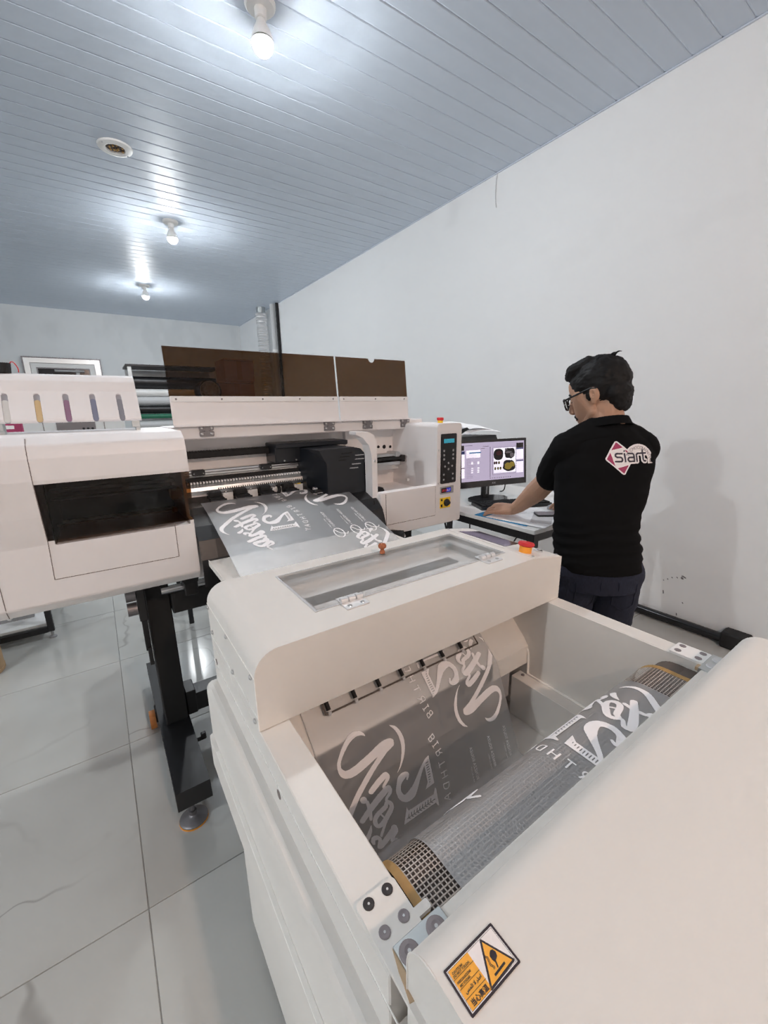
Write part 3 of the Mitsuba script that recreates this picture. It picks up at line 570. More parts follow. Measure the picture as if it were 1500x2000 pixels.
def groove(pts, w=.0012, mat='m_seam'):
    """a panel joint following the front of the cover: pts (x, z)."""
    out = []
    for (xa, za), (xb, zb) in zip(pts[:-1], pts[1:]):
        n = max(2, int(abs(zb-za)/.02)+2)
        P = [(xa+(xb-xa)*k/(n-1), face_y(za+(zb-za)*k/(n-1))-.0002, za+(zb-za)*k/(n-1)) for k in range(n)]
        out.append(tube(P, w, 5))
    return out
fy_old = face_y
def face_y(z): return float(np.interp(z, [.905, .93, 1.12, 1.21, 1.318, 1.380, 1.418, 1.436], [1.575, 1.556, 1.552, 1.530, 1.512, 1.516, 1.530, 1.560]))
put('panel_joint', groove([(-.166, 1.434), (-.166, 1.130), (-.170, 1.006), (.180, 1.004), (.181, 1.129)]), 'm_seam', IC)
put('panel_joint', groove([(-.2965, 1.130), (-.2965, .905)]), 'm_seam', IC)

# ink tank housing above it
TA, TB = np.array([1.79, 1.478]), np.array([1.865, 1.625])
tprof = rnd([(1.785, 1.470), (1.80, 1.470), (1.90, 1.60), (2.02, 1.64), (2.02, 1.655), (1.90, 1.655), (1.862, 1.640), (1.845, 1.60)], .004, 4)
tprof = rnd([(1.775, 1.474), (1.835, 1.578), (1.848, 1.612), (1.866, 1.630), (1.90, 1.638), (1.99, 1.638), (1.99, 1.474)], .010, 5)
tk = mf(ext(tprof, 'x', -1.0, .150)) - mf(ext(Polygon([(1.80, 1.40), (1.85, 1.575), (1.866, 1.612), (1.89, 1.622), (2.05, 1.622), (2.05, 1.40)]), 'x', -.99, .142))
du = np.array([0, .06, .104]); du = du/np.linalg.norm(du); dn = np.array([0, -.866, .5])
SL = [(-.222, 0), (-.141, 1), (-.064, 2), (.012, 3), (.091, 4)]
def onslant(m, x): return onplane(m, np.array([x, 1.8035, 1.5236]), (1, 0, 0), du)
for x, _ in SL: tk = tk - mf(onslant(ext(rr(-.0085, -.052, .0085, .054, .0083), 'z', -.03, .03), x))
ITK = put('ink_tank_housing', tm(tk), 'm_printer', PR, smooth=25)
for x, k in SL:
    w = put('sight_tube', onslant(ext(rr(-.0080, -.0515, .0080, .030 if k < 3 else .034, .0078), 'z', -.005, -.0022), x), f'm_ink{k}', ITK, label=['white', 'yellow', 'magenta', 'blue', 'black'][k] + ' ink showing in a slot')
    put('empty_part', onslant(ext(rr(-.0085, -.052, .0085, .054, .0083), 'z', -.009, -.0052), x), 'm_inkgap', w)
for x in (.135, -.245):
    put('bracket', [bx(x-.006, x+.008, 1.80, 1.84, 1.438, 1.482, .001), bx(x-.018, x+.008, 1.79, 1.80, 1.452, 1.478, .001)], 'm_galv', ITK)

# centre: back panel, beam, rails
BP = put('back_panel', bx(.243, 1.585, 2.05, 2.10, 1.02, 1.40, .002), 'm_printer', PR)
BM = put('top_beam', bx(.243, 1.545, 1.845, 2.11, 1.392, 1.443, .004), 'm_printer', PR)
CC = put('cable_carrier', bx(.25, .80, 1.94, 1.99, 1.304, 1.332, .003), 'm_blackmat', PR, label='black cable carrier')
put('link', [bx(x, x+.006, 1.937, 1.99, 1.330, 1.335, .0008) for x in np.arange(.255, .79, .012)], 'm_black', CC, kind='stuff')
put('inner_panel', bx(.25, 1.40, 1.985, 1.99, 1.20, 1.40, .001), 'm_printer', PR)
RB = put('rail_beam', bx(.25, 1.44, 1.90, 1.985, 1.165, 1.252, .004), 'm_white', PR)
put('linear_rail', cyl((.25, 1.895, 1.252), (1.44, 1.895, 1.252), .007, 12), 'm_chrome', RB, smooth=40)
put('linear_rail', bx(.25, 1.44, 1.885, 1.905, 1.238, 1.2455, .001), 'm_alu', RB)
for x in (.335, .628):
    k = put('sensor_block', bx(x-.024, x+.026, 1.865, 1.90, 1.238, 1.262, .003), 'm_black', RB)
    for s in (-1, 1): put('screw', lathe([(.003, 0), (.002, .002)], (x+s*.019, 1.865, 1.248), (0, -1, 0), 8), 'm_steel', k)
put('belt_slot', bx(.25, 1.44, 1.880, 1.9, 1.208, 1.228, .001), 'm_blackmat', RB)
ER = put('encoder_rail', ext(Polygon([(1.835, 1.178), (1.84, 1.193), (1.885, 1.207), (1.90, 1.207), (1.90, 1.165), (1.84, 1.165)]), 'x', .25, .86), 'm_alu', RB)
put('tooth', [bx(x, x+.007, 1.862, 1.88, 1.204, 1.212, .0006) for x in np.arange(.26, .84, .0125)], 'm_whitegloss', ER, kind='stuff')
put('scale_mark', [bx(x, x+.003, 1.8335, 1.836, 1.176, 1.184, .0002) for x in np.arange(.40, .85, .0095)], 'm_blackmat', ER, kind='stuff')
put('clamp_bar', bx(.25, 1.05, 1.86, 1.90, 1.150, 1.164, .001), 'm_printer', PR)
PX = [.385, .493, .602, .712, .818]
for x in PX:
    k = put('pinch_roller', bx(x-.028, x+.024, 1.822, 1.875, 1.134, 1.170, .003), 'm_black', PR, label='black pinch roller')
    put('arm', bx(x-.031, x+.027, 1.785, 1.825, 1.134, 1.150, .003), 'm_blackmat', k)
    put('wheel', [cyl((x-.034, 1.782, 1.136), (x+.032, 1.782, 1.136), .0095, 14)], 'm_black', k, smooth=40)
    put('lever', cyl((x+.045, 1.85, 1.14), (x+.045, 1.835, 1.165), .003, 6), 'm_steel', k)
for x in (.438, .547, .660, .768):
    put('inner_plate', bx(x-.022, x+.022, 1.838, 1.845, 1.124, 1.158, .001), 'm_whitegloss', PR)
put('hose', tube(smoothpath([(.655, 1.88, 1.172), (.668, 1.84, 1.16), (.664, 1.825, 1.135), (.655, 1.83, 1.125)], 14), .008, 8), 'm_blackmat', PR, smooth=True)
put('yellow_tag', bx(.752, .780, 1.84, 1.844, 1.152, 1.162, .0005), 'm_yellow', PR)
put('platen', bx(.243, 1.075, 1.70, 1.90, 1.08, 1.120, .004), 'm_alu', PR)
ap = LineString([(1.76, 1.121), (1.67, 1.112), (1.60, 1.085), (1.55, 1.045), (1.525, .98), (1.52, .88)]).buffer(.005, cap_style=2)
put('heater_apron', ext(ap, 'x', .248, 1.055), 'm_black', PR, smooth=30, label='black curved film apron')
put('lower_body', bx(.243, 1.58, 1.62, 2.10, .88, 1.08, .004), 'm_printer', PR)
put('side_clip', [bx(.243, .256, 1.82, 1.83, 1.268, 1.288, .001)], 'm_white', PR)

# carriage
cr = rnd([(.822, 1.098), (1.052, 1.090), (1.058, 1.245), (1.046, 1.292), (1.015, 1.322), (.975, 1.332), (.80, 1.327), (.79, 1.318), (.842, 1.242), (.846, 1.20)], .006, 5)
cr = rnd([(.835, 1.098), (1.052, 1.090), (1.058, 1.245), (1.046, 1.292), (1.015, 1.322), (.975, 1.332), (.795, 1.327), (.788, 1.10)], .006, 5)
cb = mf(ext(cr, 'y', 1.665, 1.90))
wedge = mf(trimesh.convex.convex_hull(np.array([(.70, 1.60, 1.34), (.797, 1.60, 1.34), (.86, 1.60, 1.225), (.86, 1.60, 1.05), (.70, 1.60, 1.05), (.70, 1.80, 1.34), (.786, 1.80, 1.34), (.787, 1.80, 1.225), (.787, 1.80, 1.05), (.70, 1.80, 1.05)])))
CA = put('print_carriage', tm(cb - wedge), 'm_carriage', PR, smooth=25, label='black print head carriage')
for k, (x, z, w) in enumerate([(.915, 1.303, .06), (.905, 1.288, .05), (.895, 1.273, .04), (.985, 1.290, .05), (.985, 1.272, .05), (.965, 1.250, .05), (.955, 1.232, .045)]):
    put('vent_slot', bx(x, x+w, 1.662, 1.667, z, z+.0045, .001), 'm_blackmat' if k < 3 else 'm_grey', CA)
BK = put('carriage_back', bx(.672, .80, 1.86, 2.0, 1.262, 1.352, .004), 'm_carriage', CA)
put('carriage_top', bx(.672, 1.05, 1.84, 2.0, 1.330, 1.352, .004), 'm_carriage', CA)
for x in (.715, .775): put('screw', lathe([(.005, 0), (.003, .003)], (x, 1.859, 1.272), (0, -1, 0), 10), 'm_steel', CA)
put('side_mechanism', [bx(.775, .83, 1.70, 1.76, 1.10, 1.145, .004), bx(.79, .835, 1.68, 1.70, 1.105, 1.13, .003), cyl((.78, 1.69, 1.142), (.80, 1.69, 1.142), .008, 10)], 'm_black', CA)
put('steel_end', bx(.783, .80, 1.695, 1.72, 1.145, 1.158, .002), 'm_chrome', CA)

# side frame and right cabinet
sf = rnd([(1.036, .935), (1.036, 1.29), (1.022, 1.34), (.99, 1.375), (.955, 1.391), (.955, 1.404), (1.02, 1.401), (1.05, 1.386), (1.066, 1.35), (1.066, .935)], .002)
put('side_frame', ext(sf, 'y', 1.600, 1.66), 'm_printer', PR, smooth=30)
for z in (1.265, 1.005): put('screw', lathe([(.007, 0), (.005, .003)], (1.052, 1.600, z), (0, -1, 0), 10), 'm_steel', PR)
put('cabinet_front', ext(rnd([(1.015, 1.04), (1.015, .95), (1.06, .902), (1.585, .902), (1.585, 1.112), (1.06, 1.112), (1.06, 1.04)], .01), 'y', 1.571, 1.62), 'm_printer', PR, smooth=30)
put('cabinet_door', ext(rr(1.093, .955, 1.404, 1.106, .003), 'y', 1.5695, 1.572), 'm_printer', PR)
put('panel_joint', [bx(1.0905, 1.0925, 1.5700, 1.5712, .953, 1.107, .0002), bx(1.0905, 1.406, 1.5700, 1.5712, .9525, .9542, .0002), bx(1.4045, 1.4058, 1.5700, 1.5712, .953, 1.107, .0002)], 'm_seam', PR)
put('handle_slot', bx(1.021, 1.028, 1.5690, 1.5712, 1.0, 1.088, .0008), 'm_blackmat', PR)
put('cabinet_floor', bx(1.06, 1.43, 1.62, 2.05, 1.055, 1.068, .002), 'm_printer', PR)
put('cabinet_back', bx(1.10, 1.43, 1.955, 1.985, 1.06, 1.395, .002), 'm_printer', PR)
tw = rnd([(1.571, .902), (1.571, 1.385), (1.583, 1.415), (1.61, 1.430), (2.05, 1.430), (2.05, .902)], .006, 5)
TW = put('control_tower', ext(rr(1.413, .902, 1.583, 1.424, .02), 'y', 1.571, 2.08), 'm_printer', PR, smooth=30)
KP = put('keypad', ext(rr(1.437, 1.116, 1.545, 1.372, .008), 'y', 1.5675, 1.5712), 'm_black', TW, label='black membrane keypad')
put('lcd', bx(1.455, 1.527, 1.5655, 1.568, 1.325, 1.346, .0005), 'm_lcd', KP, label='pale blue display')
kb = []
for zc_ in (1.286, 1.264, 1.243):
    for xc in (1.458, 1.522): kb.append(cyl((xc, 1.5676, zc_), (xc, 1.5666, zc_), .0062, 10))
for xc, zc_ in [(1.490, 1.222), (1.466, 1.205), (1.516, 1.205), (1.490, 1.19), (1.458, 1.163), (1.522, 1.163), (1.458, 1.137), (1.522, 1.137)]: kb.append(cyl((xc, 1.5676, zc_), (xc, 1.5666, zc_), .0058, 10))
for b_ in kb: put('key', b_, 'm_grey', KP)
LD = put('temperature_display', ext(rr(1.437, 1.060, 1.531, 1.100, .003), 'y', 1.5680, 1.5712), 'm_grey', TW, label='temperature display with red and blue digits')
put('screen', bx(1.444, 1.512, 1.5670, 1.5685, 1.067, 1.093, .0005), 'm_blackgloss', LD)
pr('m_ledred', (.85, .05, .09), .4); pr('m_ledblue', (.03, .05, .75), .4)
put('lit_field', bx(1.478, 1.511, 1.5665, 1.5672, 1.069, 1.091, .0002), 'm_ledblue', LD)
def ytext(s, x, z, h, y): 
    m = meshkit.text_mesh(s, h, .0008, True); v = m.vertices; m.vertices = np.stack([x+v[:, 0], y-v[:, 2], z+v[:, 1]], 1); return m
put('digits', ytext('25.0', 1.446, 1.074, .0115, 1.5668), 'm_ledred', LD); put('digits', ytext('4.7', 1.482, 1.0745, .0105, 1.5664), 'm_whitegloss', LD)
MS = put('main_switch', ext(rr(1.437, .985, 1.509, 1.040, .002), 'y', 1.5680, 1.5712), 'm_yellow', TW, label='yellow rotary main switch')
put('knob', [lathe([(.020, 0), (.020, .004), (.016, .006), (.014, .012), (.004, .012)], (1.482, 1.568, 1.012), (0, -1, 0), 20), bx(1.466, 1.498, 1.552, 1.557, 1.007, 1.017, .002)], 'm_black', MS, smooth=40)
put('digits', [bx(1.442, 1.452, 1.5672, 1.5682, 1.024, 1.034, .0002), bx(1.442, 1.452, 1.5672, 1.5682, .992, 1.006, .0002)], 'm_blackmat', MS)
ES = put('emergency_stop', lathe([(.014, 0), (.014, .012)], (1.512, 1.66, 1.424), (0, 0, 1), 20), 'm_yellow', TW, label='red emergency stop button on top of the tower')
put('cap', lathe([(.012, .012), (.017, .013), (.0185, .020), (.017, .027), (.005, .028)], (1.512, 1.66, 1.424), (0, 0, 1), 22), 'm_red', ES, smooth=40)
for z in (1.29, 1.12): put('screw', lathe([(.005, 0), (.003, .002)], (1.425, 1.571, z), (0, -1, 0), 10), 'm_steel', TW)
for x, z, r in ((1.312, 1.292, .008), (1.352, 1.290, .011), (1.395, 1.288, .008)): put('hole', cyl((x, 1.956, z), (x, 1.9535, z), r, 16), 'm_blackmat', PR)
put('hole', bx(1.262, 1.274, 1.9535, 1.956, 1.278, 1.306, .001), 'm_blackmat', PR)
put('rail_end', [bx(1.10, 1.375, 1.83, 1.90, 1.247, 1.262, .002), bx(1.10, 1.35, 1.80, 1.90, 1.205, 1.222, .002)], 'm_alu', PR)
put('rail_end', [bx(1.10, 1.39, 1.82, 1.90, 1.228, 1.244, .002), bx(1.375, 1.40, 1.82, 1.90, 1.215, 1.25, .002)], 'm_blackmat', PR)
put('end_bracket', bx(1.33, 1.36, 1.815, 1.90, 1.245, 1.272, .002), 'm_steel', PR)
put('capping_station', [bx(1.11, 1.19, 1.72, 1.84, 1.068, 1.10, .006), bx(1.13, 1.17, 1.70, 1.74, 1.09, 1.112, .004), cyl((1.19, 1.74, 1.078), (1.29, 1.72, 1.073), .007, 8)], 'm_blackmat', PR)
put('side_box', bx(1.40, 1.425, 1.80, 1.82, 1.105, 1.12, .002), 'm_white', PR)
put('end_cap', bx(1.425, 1.432, 1.79, 1.80, 1.13, 1.145, .001), 'm_steel', PR)

# raised covers
def cover(x0, x1, nm, notch=None):
    fl_ = LineString([(1.842, 1.4445), (1.848, 1.452), (1.853, 1.475), (1.856, 1.535), (1.858, 1.562)]).buffer(.0018, cap_style=2)
    c = put('cover', ext(fl_, 'x', x0, x1), 'm_printer', PR, smooth=40, label=nm)
    put('lip', bx(x0, x1, 1.824, 1.850, 1.443, 1.450, .002), 'm_printer', c)
    put('clamp_strip', bx(x0+.002, x1-.002, 1.850, 1.8555, 1.541, 1.5635, .001), 'm_white', c)
    g = sbox(x0, 1.5500, x1, 1.752)
    if notch: g = g.difference(Point(notch, 1.752).buffer(.019))
    zs = np.array(g.exterior.coords); m = trimesh.creation.extrude_polygon(g, .0001, engine='earcut')
    v2, f2 = trimesh.creation.triangulate_polygon(g, engine='earcut')
    vv = np.stack([v2[:, 0], 1.8600+(v2[:, 1]-1.55)*.10, v2[:, 1]], 1)
    put('acrylic_panel', trimesh.Trimesh(vv, f2, process=False), 'm_brown', c, label='transparent brown acrylic panel')
    n = 5 if x1-x0 > .6 else 3
    for k in range(n):
        x = x0+.022+(x1-x0-.05)*k/(n-1); put('screw', lathe([(.004, 0), (.003, .002)], (x, 1.850, 1.552), (0, -1, 0), 10), 'm_darksteel', c)
    return c
C1 = cover(.262, 1.010, 'wide raised cover of brown acrylic over a white flange'); C2 = cover(1.019, 1.446, 'short raised cover of brown acrylic with a notch', 1.228)
for x in (.382, .949, 1.171, 1.415):
    h = put('butterfly_hinge', ext(unary_union([rr(x-.028, 1.426, x+.028, 1.446, .004), rr(x-.028, 1.402, x+.028, 1.423, .004), sbox(x-.008, 1.405, x+.008, 1.445)]), 'y', 1.836, 1.8445), 'm_darksteel', PR, label='dark steel butterfly hinge')
    put('screw', [lathe([(.006, 0), (.004, .002)], (x+sx*.019, 1.836, z), (0, -1, 0), 10) for sx in (-1, 1) for z in (1.436, 1.413)], 'm_steel', h)

# stand
pr('m_caster', (.42, .15, .03), .45)
for x, far in ((0, 0), (1.30, 1)):
    L = put('leg', bx(x+.066, x+.155, 1.83, 1.95, .148, .90, .004), 'm_blackmat', PR, label='black steel stand leg')
    put('foot_bar', ext(Polygon([(1.415, .085), (1.43, .15), (2.42, .15), (2.42, .085)]), 'x', x+.04, x+.160), 'm_black', L)
    put('bracket', bx(x+.158, x+.20, 1.84, 1.94, .152, .27, .003), 'm_black', L)
    f_ = put('levelling_foot', lathe([(.008, .085), (.008, .045), (.013, .044), (.013, .028), (.020, .022), (.044, .015), (.050, .010), (.050, .006)], (x+.088, 1.44, 0), (0, 0, 1), 28), 'm_darksteel', L, smooth=30)
    put('rubber_pad', lathe([(.0505, .0), (.0505, .0065), (.02, .0066)], (x+.088, 1.44, 0), (0, 0, 1), 28), 'm_orange', f_, label='orange rubber pad')
    put('caster', [cyl((x+.008, 2.06, .045), (x+.034, 2.06, .045), .043, 22)], 'm_caster', L, label='orange caster wheel')
    put('caster_fork', bx(x+.034, x+.045, 2.03, 2.09, .04, .10, .002), 'm_black', L)
    put('wing_bolt', [cyl((x+.155, 1.70, .12), (x+.185, 1.70, .12), .008, 8), bx(x+.18, x+.20, 1.69, 1.71, .115, .145, .003)], 'm_black', L)
put('cross_beam', bx(.155, 1.37, 1.845, 1.935, .155, .245, .004), 'm_black', PR)
put('upper_beam', bx(.155, 1.37, 1.78, 1.87, .69, .785, .004), 'm_black', PR)
put('take_up_tube', cyl((.12, 1.74, .815), (1.33, 1.74, .815), .014, 16), 'm_chrome', PR, smooth=40)
put('tube_clamp', [bx(.20, .25, 1.70, 1.79, .785, .85, .004), cyl((.225, 1.69, .86), (.225, 1.79, .86), .03, 14)], 'm_black', PR)
TK = put('take_up_arm', [bx(.035, .064, 1.76, 1.81, .70, .845, .003), ext(Polygon([(1.77, .72), (1.80, .72), (1.84, .55), (1.81, .545)]), 'x', .04, .06)], 'm_black', PR)
for z in (.812, .752): put('knob', [cyl((.0, 1.785, z), (.034, 1.785, z), .026, 20)], 'm_darksteel', TK, smooth=40)
put('drop_bar', bx(.045, .06, 1.80, 1.83, .48, .56, .002), 'm_black', TK)
put('film_stop', cyl((1.075, 1.57, .905), (1.14, 1.50, .905), .03, 16), 'm_blackmat', PR)
# ------------------------------------------------------------------ desk by the wall and what stands on it
ZD = .93
DK = thing('desk', 'white topped desk with black steel frame under the monitor', 'desk')
DX0, DX1, DY0, DY1 = 1.635, 2.52, 1.128, 2.62
put('top', bx(DX0, DX1, DY0, DY1, ZD-.022, ZD, .002), 'm_deskwhite', DK)
for x in (DX0+.004, DX1-.044):
    for yv in (DY0+.004, DY1-.044): put('leg', bx(x, x+.04, yv, yv+.04, 0, ZD-.0225, .002), 'm_black', DK)
for b_ in ((DX0+.006, DX0+.034, DY0+.044, DY1-.044), (DX1-.034, DX1-.006, DY0+.044, DY1-.044), (DX0+.044, DX1-.044, DY0+.006, DY0+.034), (DX0+.044, DX1-.044, DY1-.034, DY1-.006)):
    put('rail', bx(*b_, ZD-.062, ZD-.0225, .002), 'm_black', DK)

# monitor: frame axes
MU = np.array([.972, -.236, 0]); MV = np.array([.044, .054, .273]); MV = MV/np.linalg.norm(MV); MN = np.cross(MU, MV)
MO = np.array([1.743, 1.742, 1.1715])            # middle of the left edge
def onmon(m, h=0): return onplane(m, MO + MN*h, MU, MV)
MW, MH = .482, .284
MON = thing('monitor', 'black flat monitor on the desk showing a lilac layout window', 'monitor')
def mrect(u0, v0, u1, v1): return sbox(u0*MW, (v0-.5)*MH, u1*MW, (v1-.5)*MH)
put('case', onmon(ext(rr(0, -MH/2, MW, MH/2, .004), 'z', -.030, 0)), 'm_black', MON)
put('bezel', onmon(ext(rr(0, -MH/2, MW, MH/2, .004).difference(sbox(.013, -MH/2+.036, MW-.013, MH/2-.016)), 'z', .0002, .004)), 'm_blackgloss', MON)
SX0, SY0, SX1, SY1 = .013, -MH/2+.036, MW-.013, MH/2-.016
scr = put('screen', onmon(ext(sbox(SX0, SY0, SX1, SY1), 'z', .0002, .0008)), 'm_black', MON, label='lit lilac screen')
scene[scr]['emitter'] = {'type': 'area', 'radiance': rgb((.135, .115, .155)), 'sampling_weight': .05}
def sc_(u0, v0, u1, v1): return sbox(SX0+u0*(SX1-SX0), SY1-v1*(SY1-SY0), SX0+u1*(SX1-SX0), SY1-v0*(SY1-SY0))
pr('m_scr_blue', (.10, .30, .62), .6); pr('m_scr_navy', (.03, .05, .20), .6); pr('m_scr_grey', (.20, .17, .24), .6); pr('m_scr_dark', (.02, .015, .018), .6)
pr('m_scr_yellow', (.55, .40, .06), .6); pr('m_scr_maroon', (.09, .015, .02), .6); pr('m_scr_mid', (.24, .21, .23), .6)
def scr_part(nm, polys, mat, h, emit=None, n=1):
    if 1 < len(polys) < 4:
        for q_ in polys: scr_part(nm, [q_], mat, h, emit)
        return
    g = unary_union(polys); k = put(nm, onmon(ext(g, 'z', .0009, .0009+h)), mat, MON, kind='stuff' if len(polys_(g)) > 3 else None)
    if emit: scene[k]['emitter'] = {'type': 'area', 'radiance': rgb(emit), 'sampling_weight': .03}
WHT = (.20, .185, .225)
scr_part('page', [sc_(.50, .17, .86, .83)], 'm_white', .0004, WHT)
scr_part('window_panel', [sc_(.075, .19, .29, .39), sc_(.0, .28, .05, .90), sc_(.87, .23, .985, .50), sc_(.87, .56, .985, .86)], 'm_white', .0003, (.185, .165, .225))
scr_part('field', [sc_(.17+dx, .49+dy, .20+dx, .52+dy) for dx in (-.02, .075) for dy in (0, .035, .155, .21, .26)], 'm_white', .0003, WHT)
scr_part('highlight', [sc_(.12, .245, .30, .275)], 'm_scr_blue', .0006)
scr_part('title_bar', [sc_(.0, .21, .05, .285), sc_(.87, .195, .985, .225), sc_(.87, .53, .985, .55)], 'm_scr_navy', .0006)
scr_part('dark_bar', [sc_(.87, .06, .985, .19), sc_(.0, .06, .04, .19), sc_(.0, .63, .05, .65)], 'm_scr_dark', .0006)
ln = []
for k in range(16): ln.append(sc_(.08, .30+k*.04, .08+RNG.uniform(.03, .16), .305+k*.04))
ln += [sc_(.06, .065, .17, .075), sc_(.33, .10, .42, .11), sc_(.30, .15, .36, .16), sc_(.44, .13, .447, .92), sc_(.485, .155, .488, .88), sc_(.49, .865, .87, .869), sc_(.49, .14, .87, .144), sc_(.862, .15, .865, .85)]
for k in range(10): ln.append(sc_(.44+k*.036, .945, .455+k*.036, .962))
scr_part('text_line', ln, 'm_scr_grey', .0005)
def blob(u, v, ru, rv, n=26, rough=.12, seed=1):
    r_ = np.random.default_rng(seed); th = np.linspace(0, 2*math.pi, n, endpoint=False)
    k = 1 + rough*r_.uniform(-1, 1, n); k = (k + np.roll(k, 1))/2
    p = 2.6; c, s = np.cos(th), np.sin(th); q = (np.abs(c)**p + np.abs(s)**p)**(-1/p)
    W, H = SX1-SX0, SY1-SY0
    return Polygon([(SX0+(u+ru*a*b*k_)*W, SY1-(v+rv*d*b*k_)*H) for a, d, b, k_ in zip(c, s, q, k)])
ov = [blob(x, y_, .014, .037, 12, 0, 3) for x, y_ in [(.515, .56), (.545, .56), (.585, .56), (.525, .71), (.57, .71), (.61, .71)]]
scr_part('artwork', [blob(.575, .34, .075, .148, 26, .05, 1), blob(.76, .325, .082, .14, 26, .14, 2), blob(.75, .66, .098, .15, 22, .12, 5)] + ov, 'm_scr_dark', .0007)
scr_part('artwork_mid', [blob(.795, .37, .035, .06, 14, .2, 8), blob(.74, .29, .05, .03, 14, .3, 9), blob(.70, .22, .02, .03, 10, .3, 19)], 'm_scr_mid', .0009)
scr_part('artwork_yellow', [blob(.735, .665, .065, .085, 20, .2, 6), blob(.80, .62, .035, .07, 14, .3, 7)] + [blob(x, y_, .006, .02, 8, 0, 3) for x, y_ in [(.525, .71), (.57, .71), (.61, .71), (.585, .56)]], 'm_scr_yellow', .0009)
scr_part('artwork_red', [blob(.585, .31, .04, .06, 18, .3, 10), blob(.515, .56, .008, .026, 8, 0, 3), blob(.545, .56, .008, .026, 8, 0, 3)], 'm_scr_maroon', .0009)
lg = meshkit.text_mesh('AOC', .0085, .0004, True); lg.vertices[:, :2] += [MW/2-.014, -MH/2+.013]; lg.vertices[:, 2] += .0041
put('lettering', onmon(lg), 'm_lightgrey', MON)
bc = np.array([1.985, 1.735])
put('stand', [bx(bc[0]-.03, bc[0]+.03, bc[1]+.005, bc[1]+.025, ZD+.012, 1.16, .003)], 'm_black', MON)
put('base', ext(affinity.rotate(affinity.scale(Point(bc[0], bc[1]-.01).buffer(1, 24), .135, .085), -13.6), 'z', ZD+.0002, ZD+.014), 'm_blackgloss', MON, smooth=40)
put('sticker', bx(bc[0]-.005, bc[0]+.011, bc[1]+.003, bc[1]+.0045, .965, 1.02, .0003), 'm_lightgrey', MON)

KU = np.array([.918, -.396, 0]); KV = np.array([.396, .918, 0]); KC = np.array([1.975, 1.535, ZD])
def onkb(m): return onplane(m, KC, KU, KV)
KB = thing('keyboard', 'black keyboard on the desk in front of the monitor', 'keyboard')
put('body', onkb(ext(rr(-.222, -.078, .222, .078, .008), 'z', .0004, .018)), 'm_black', KB)
for r_ in range(5):
    for c_ in range(15):
        x = -.208+c_*.0285; y_ = -.062+r_*.0255
        put('key', onkb(bx(x, x+.0245, y_, y_+.021, .018, .0245, .002)), 'm_blackmat', KB)

MSE = thing('computer_mouse', 'small grey mouse under the right hand of the person', 'mouse')
put('body', lathe([(.03, .0004), (.032, .008), (.026, .02), (.012, .028)], (2.075, 1.325, ZD), (0, 0, 1), 20), 'm_grey', MSE, smooth=60)

def sheet_of(name, label, x, y_, w, h, rot, z, mat='m_paper', th=.0006, group=None):
    g = affinity.translate(affinity.rotate(sbox(-w/2, -h/2, w/2, h/2), rot), x, y_)
    k = put(name, ext(g, 'z', ZD+z, ZD+z+th), mat); tag(k, label, 'paper', group); return k
FO = put('folder', ext(affinity.translate(affinity.rotate(sbox(-.115, -.155, .115, .155), 6), 1.765, 1.365), 'z', ZD+.0003, ZD+.004), 'm_blue'); tag(FO, 'blue folder lying under white sheets at the desk edge', 'folder')
p1 = sheet_of('paper_sheet', 'white sheet on top of the blue folder, hanging over the desk corner', 1.785, 1.295, .245, .325, 9, .0046)
q = scene[p1]
p2 = sheet_of('paper_sheet', 'grey printed sheet half covering the white sheet at the desk edge', 1.83, 1.225, .18, .10, 30, .0056, 'm_papergrey')
p3 = sheet_of('paper_sheet', 'written sheet of paper between the keyboard and the telephone', 1.91, 1.375, .21, .13, -20, .0046)
put('handwriting', [onplane(bx(-.08, RNG.uniform(0, .08), -.045+k*.014, -.0435+k*.014, 0, .0002, .00005), (1.91, 1.375, ZD+.0054), (.94, -.34, 0), (.34, .94, 0)) for k in range(6)], 'm_grey', p3, kind='stuff')
PH = thing('phone', 'black smartphone lying on the papers beside the person', 'phone')
put('body', onplane(ext(rr(-.08, -.04, .08, .04, .012), 'z', .0066, .0145), (1.935, 1.245, ZD), (.80, -.6, 0), (.6, .8, 0)), 'm_black', PH)
put('display', onplane(ext(rr(-.076, -.036, .076, .036, .010), 'z', .0146, .0150), (1.935, 1.245, ZD), (.80, -.6, 0), (.6, .8, 0)), 'm_scr_mid', PH)

DP = thing('desktop_printer', 'low black desktop printer behind the monitor with loose white sheets on top', 'printer')
put('body', bx(2.02, 2.50, 2.10, 2.46, ZD+.001, 1.255, .012), 'm_black', DP)
put('feeder', ext(Polygon([(2.10, 1.256), (2.12, 1.296), (2.46, 1.286), (2.46, 1.256)]), 'x', 2.03, 2.50), 'm_black', DP)
put('tray_side', [ext(Polygon([(2.18, 1.29), (2.05, 1.355), (2.07, 1.365), (2.30, 1.30)]), 'x', 2.13, 2.137)], 'm_blackmat', DP)
TOP = []
for k, (dx, dy, dz, r) in enumerate([(2.33, 2.22, 1.312, -4), (2.37, 2.25, 1.332, 6)]):
    n = 12; u = np.linspace(-.5, .5, n); V = []; rad = math.radians(r)
    for a_ in u:
        for b_ in (-.5, .5):
            x, y_ = a_*.40*math.cos(rad)-b_*.26*math.sin(rad), a_*.40*math.sin(rad)+b_*.26*math.cos(rad)
            V.append((dx+x, dy+y_, dz+.022*math.sin((a_+.5)*3.0+k)+.045*(b_+.5)))
    f = []
    for i in range(n-1): a0 = 2*i; f += [(a0, a0+2, a0+1), (a0+1, a0+2, a0+3)]
    kk = put('paper_sheet', trimesh.Trimesh(V, f), 'm_paper', smooth=True)
    tag(kk, ['lower loose white sheet curling on the desktop printer', 'upper loose white sheet lying on the desktop printer'][k], 'paper')
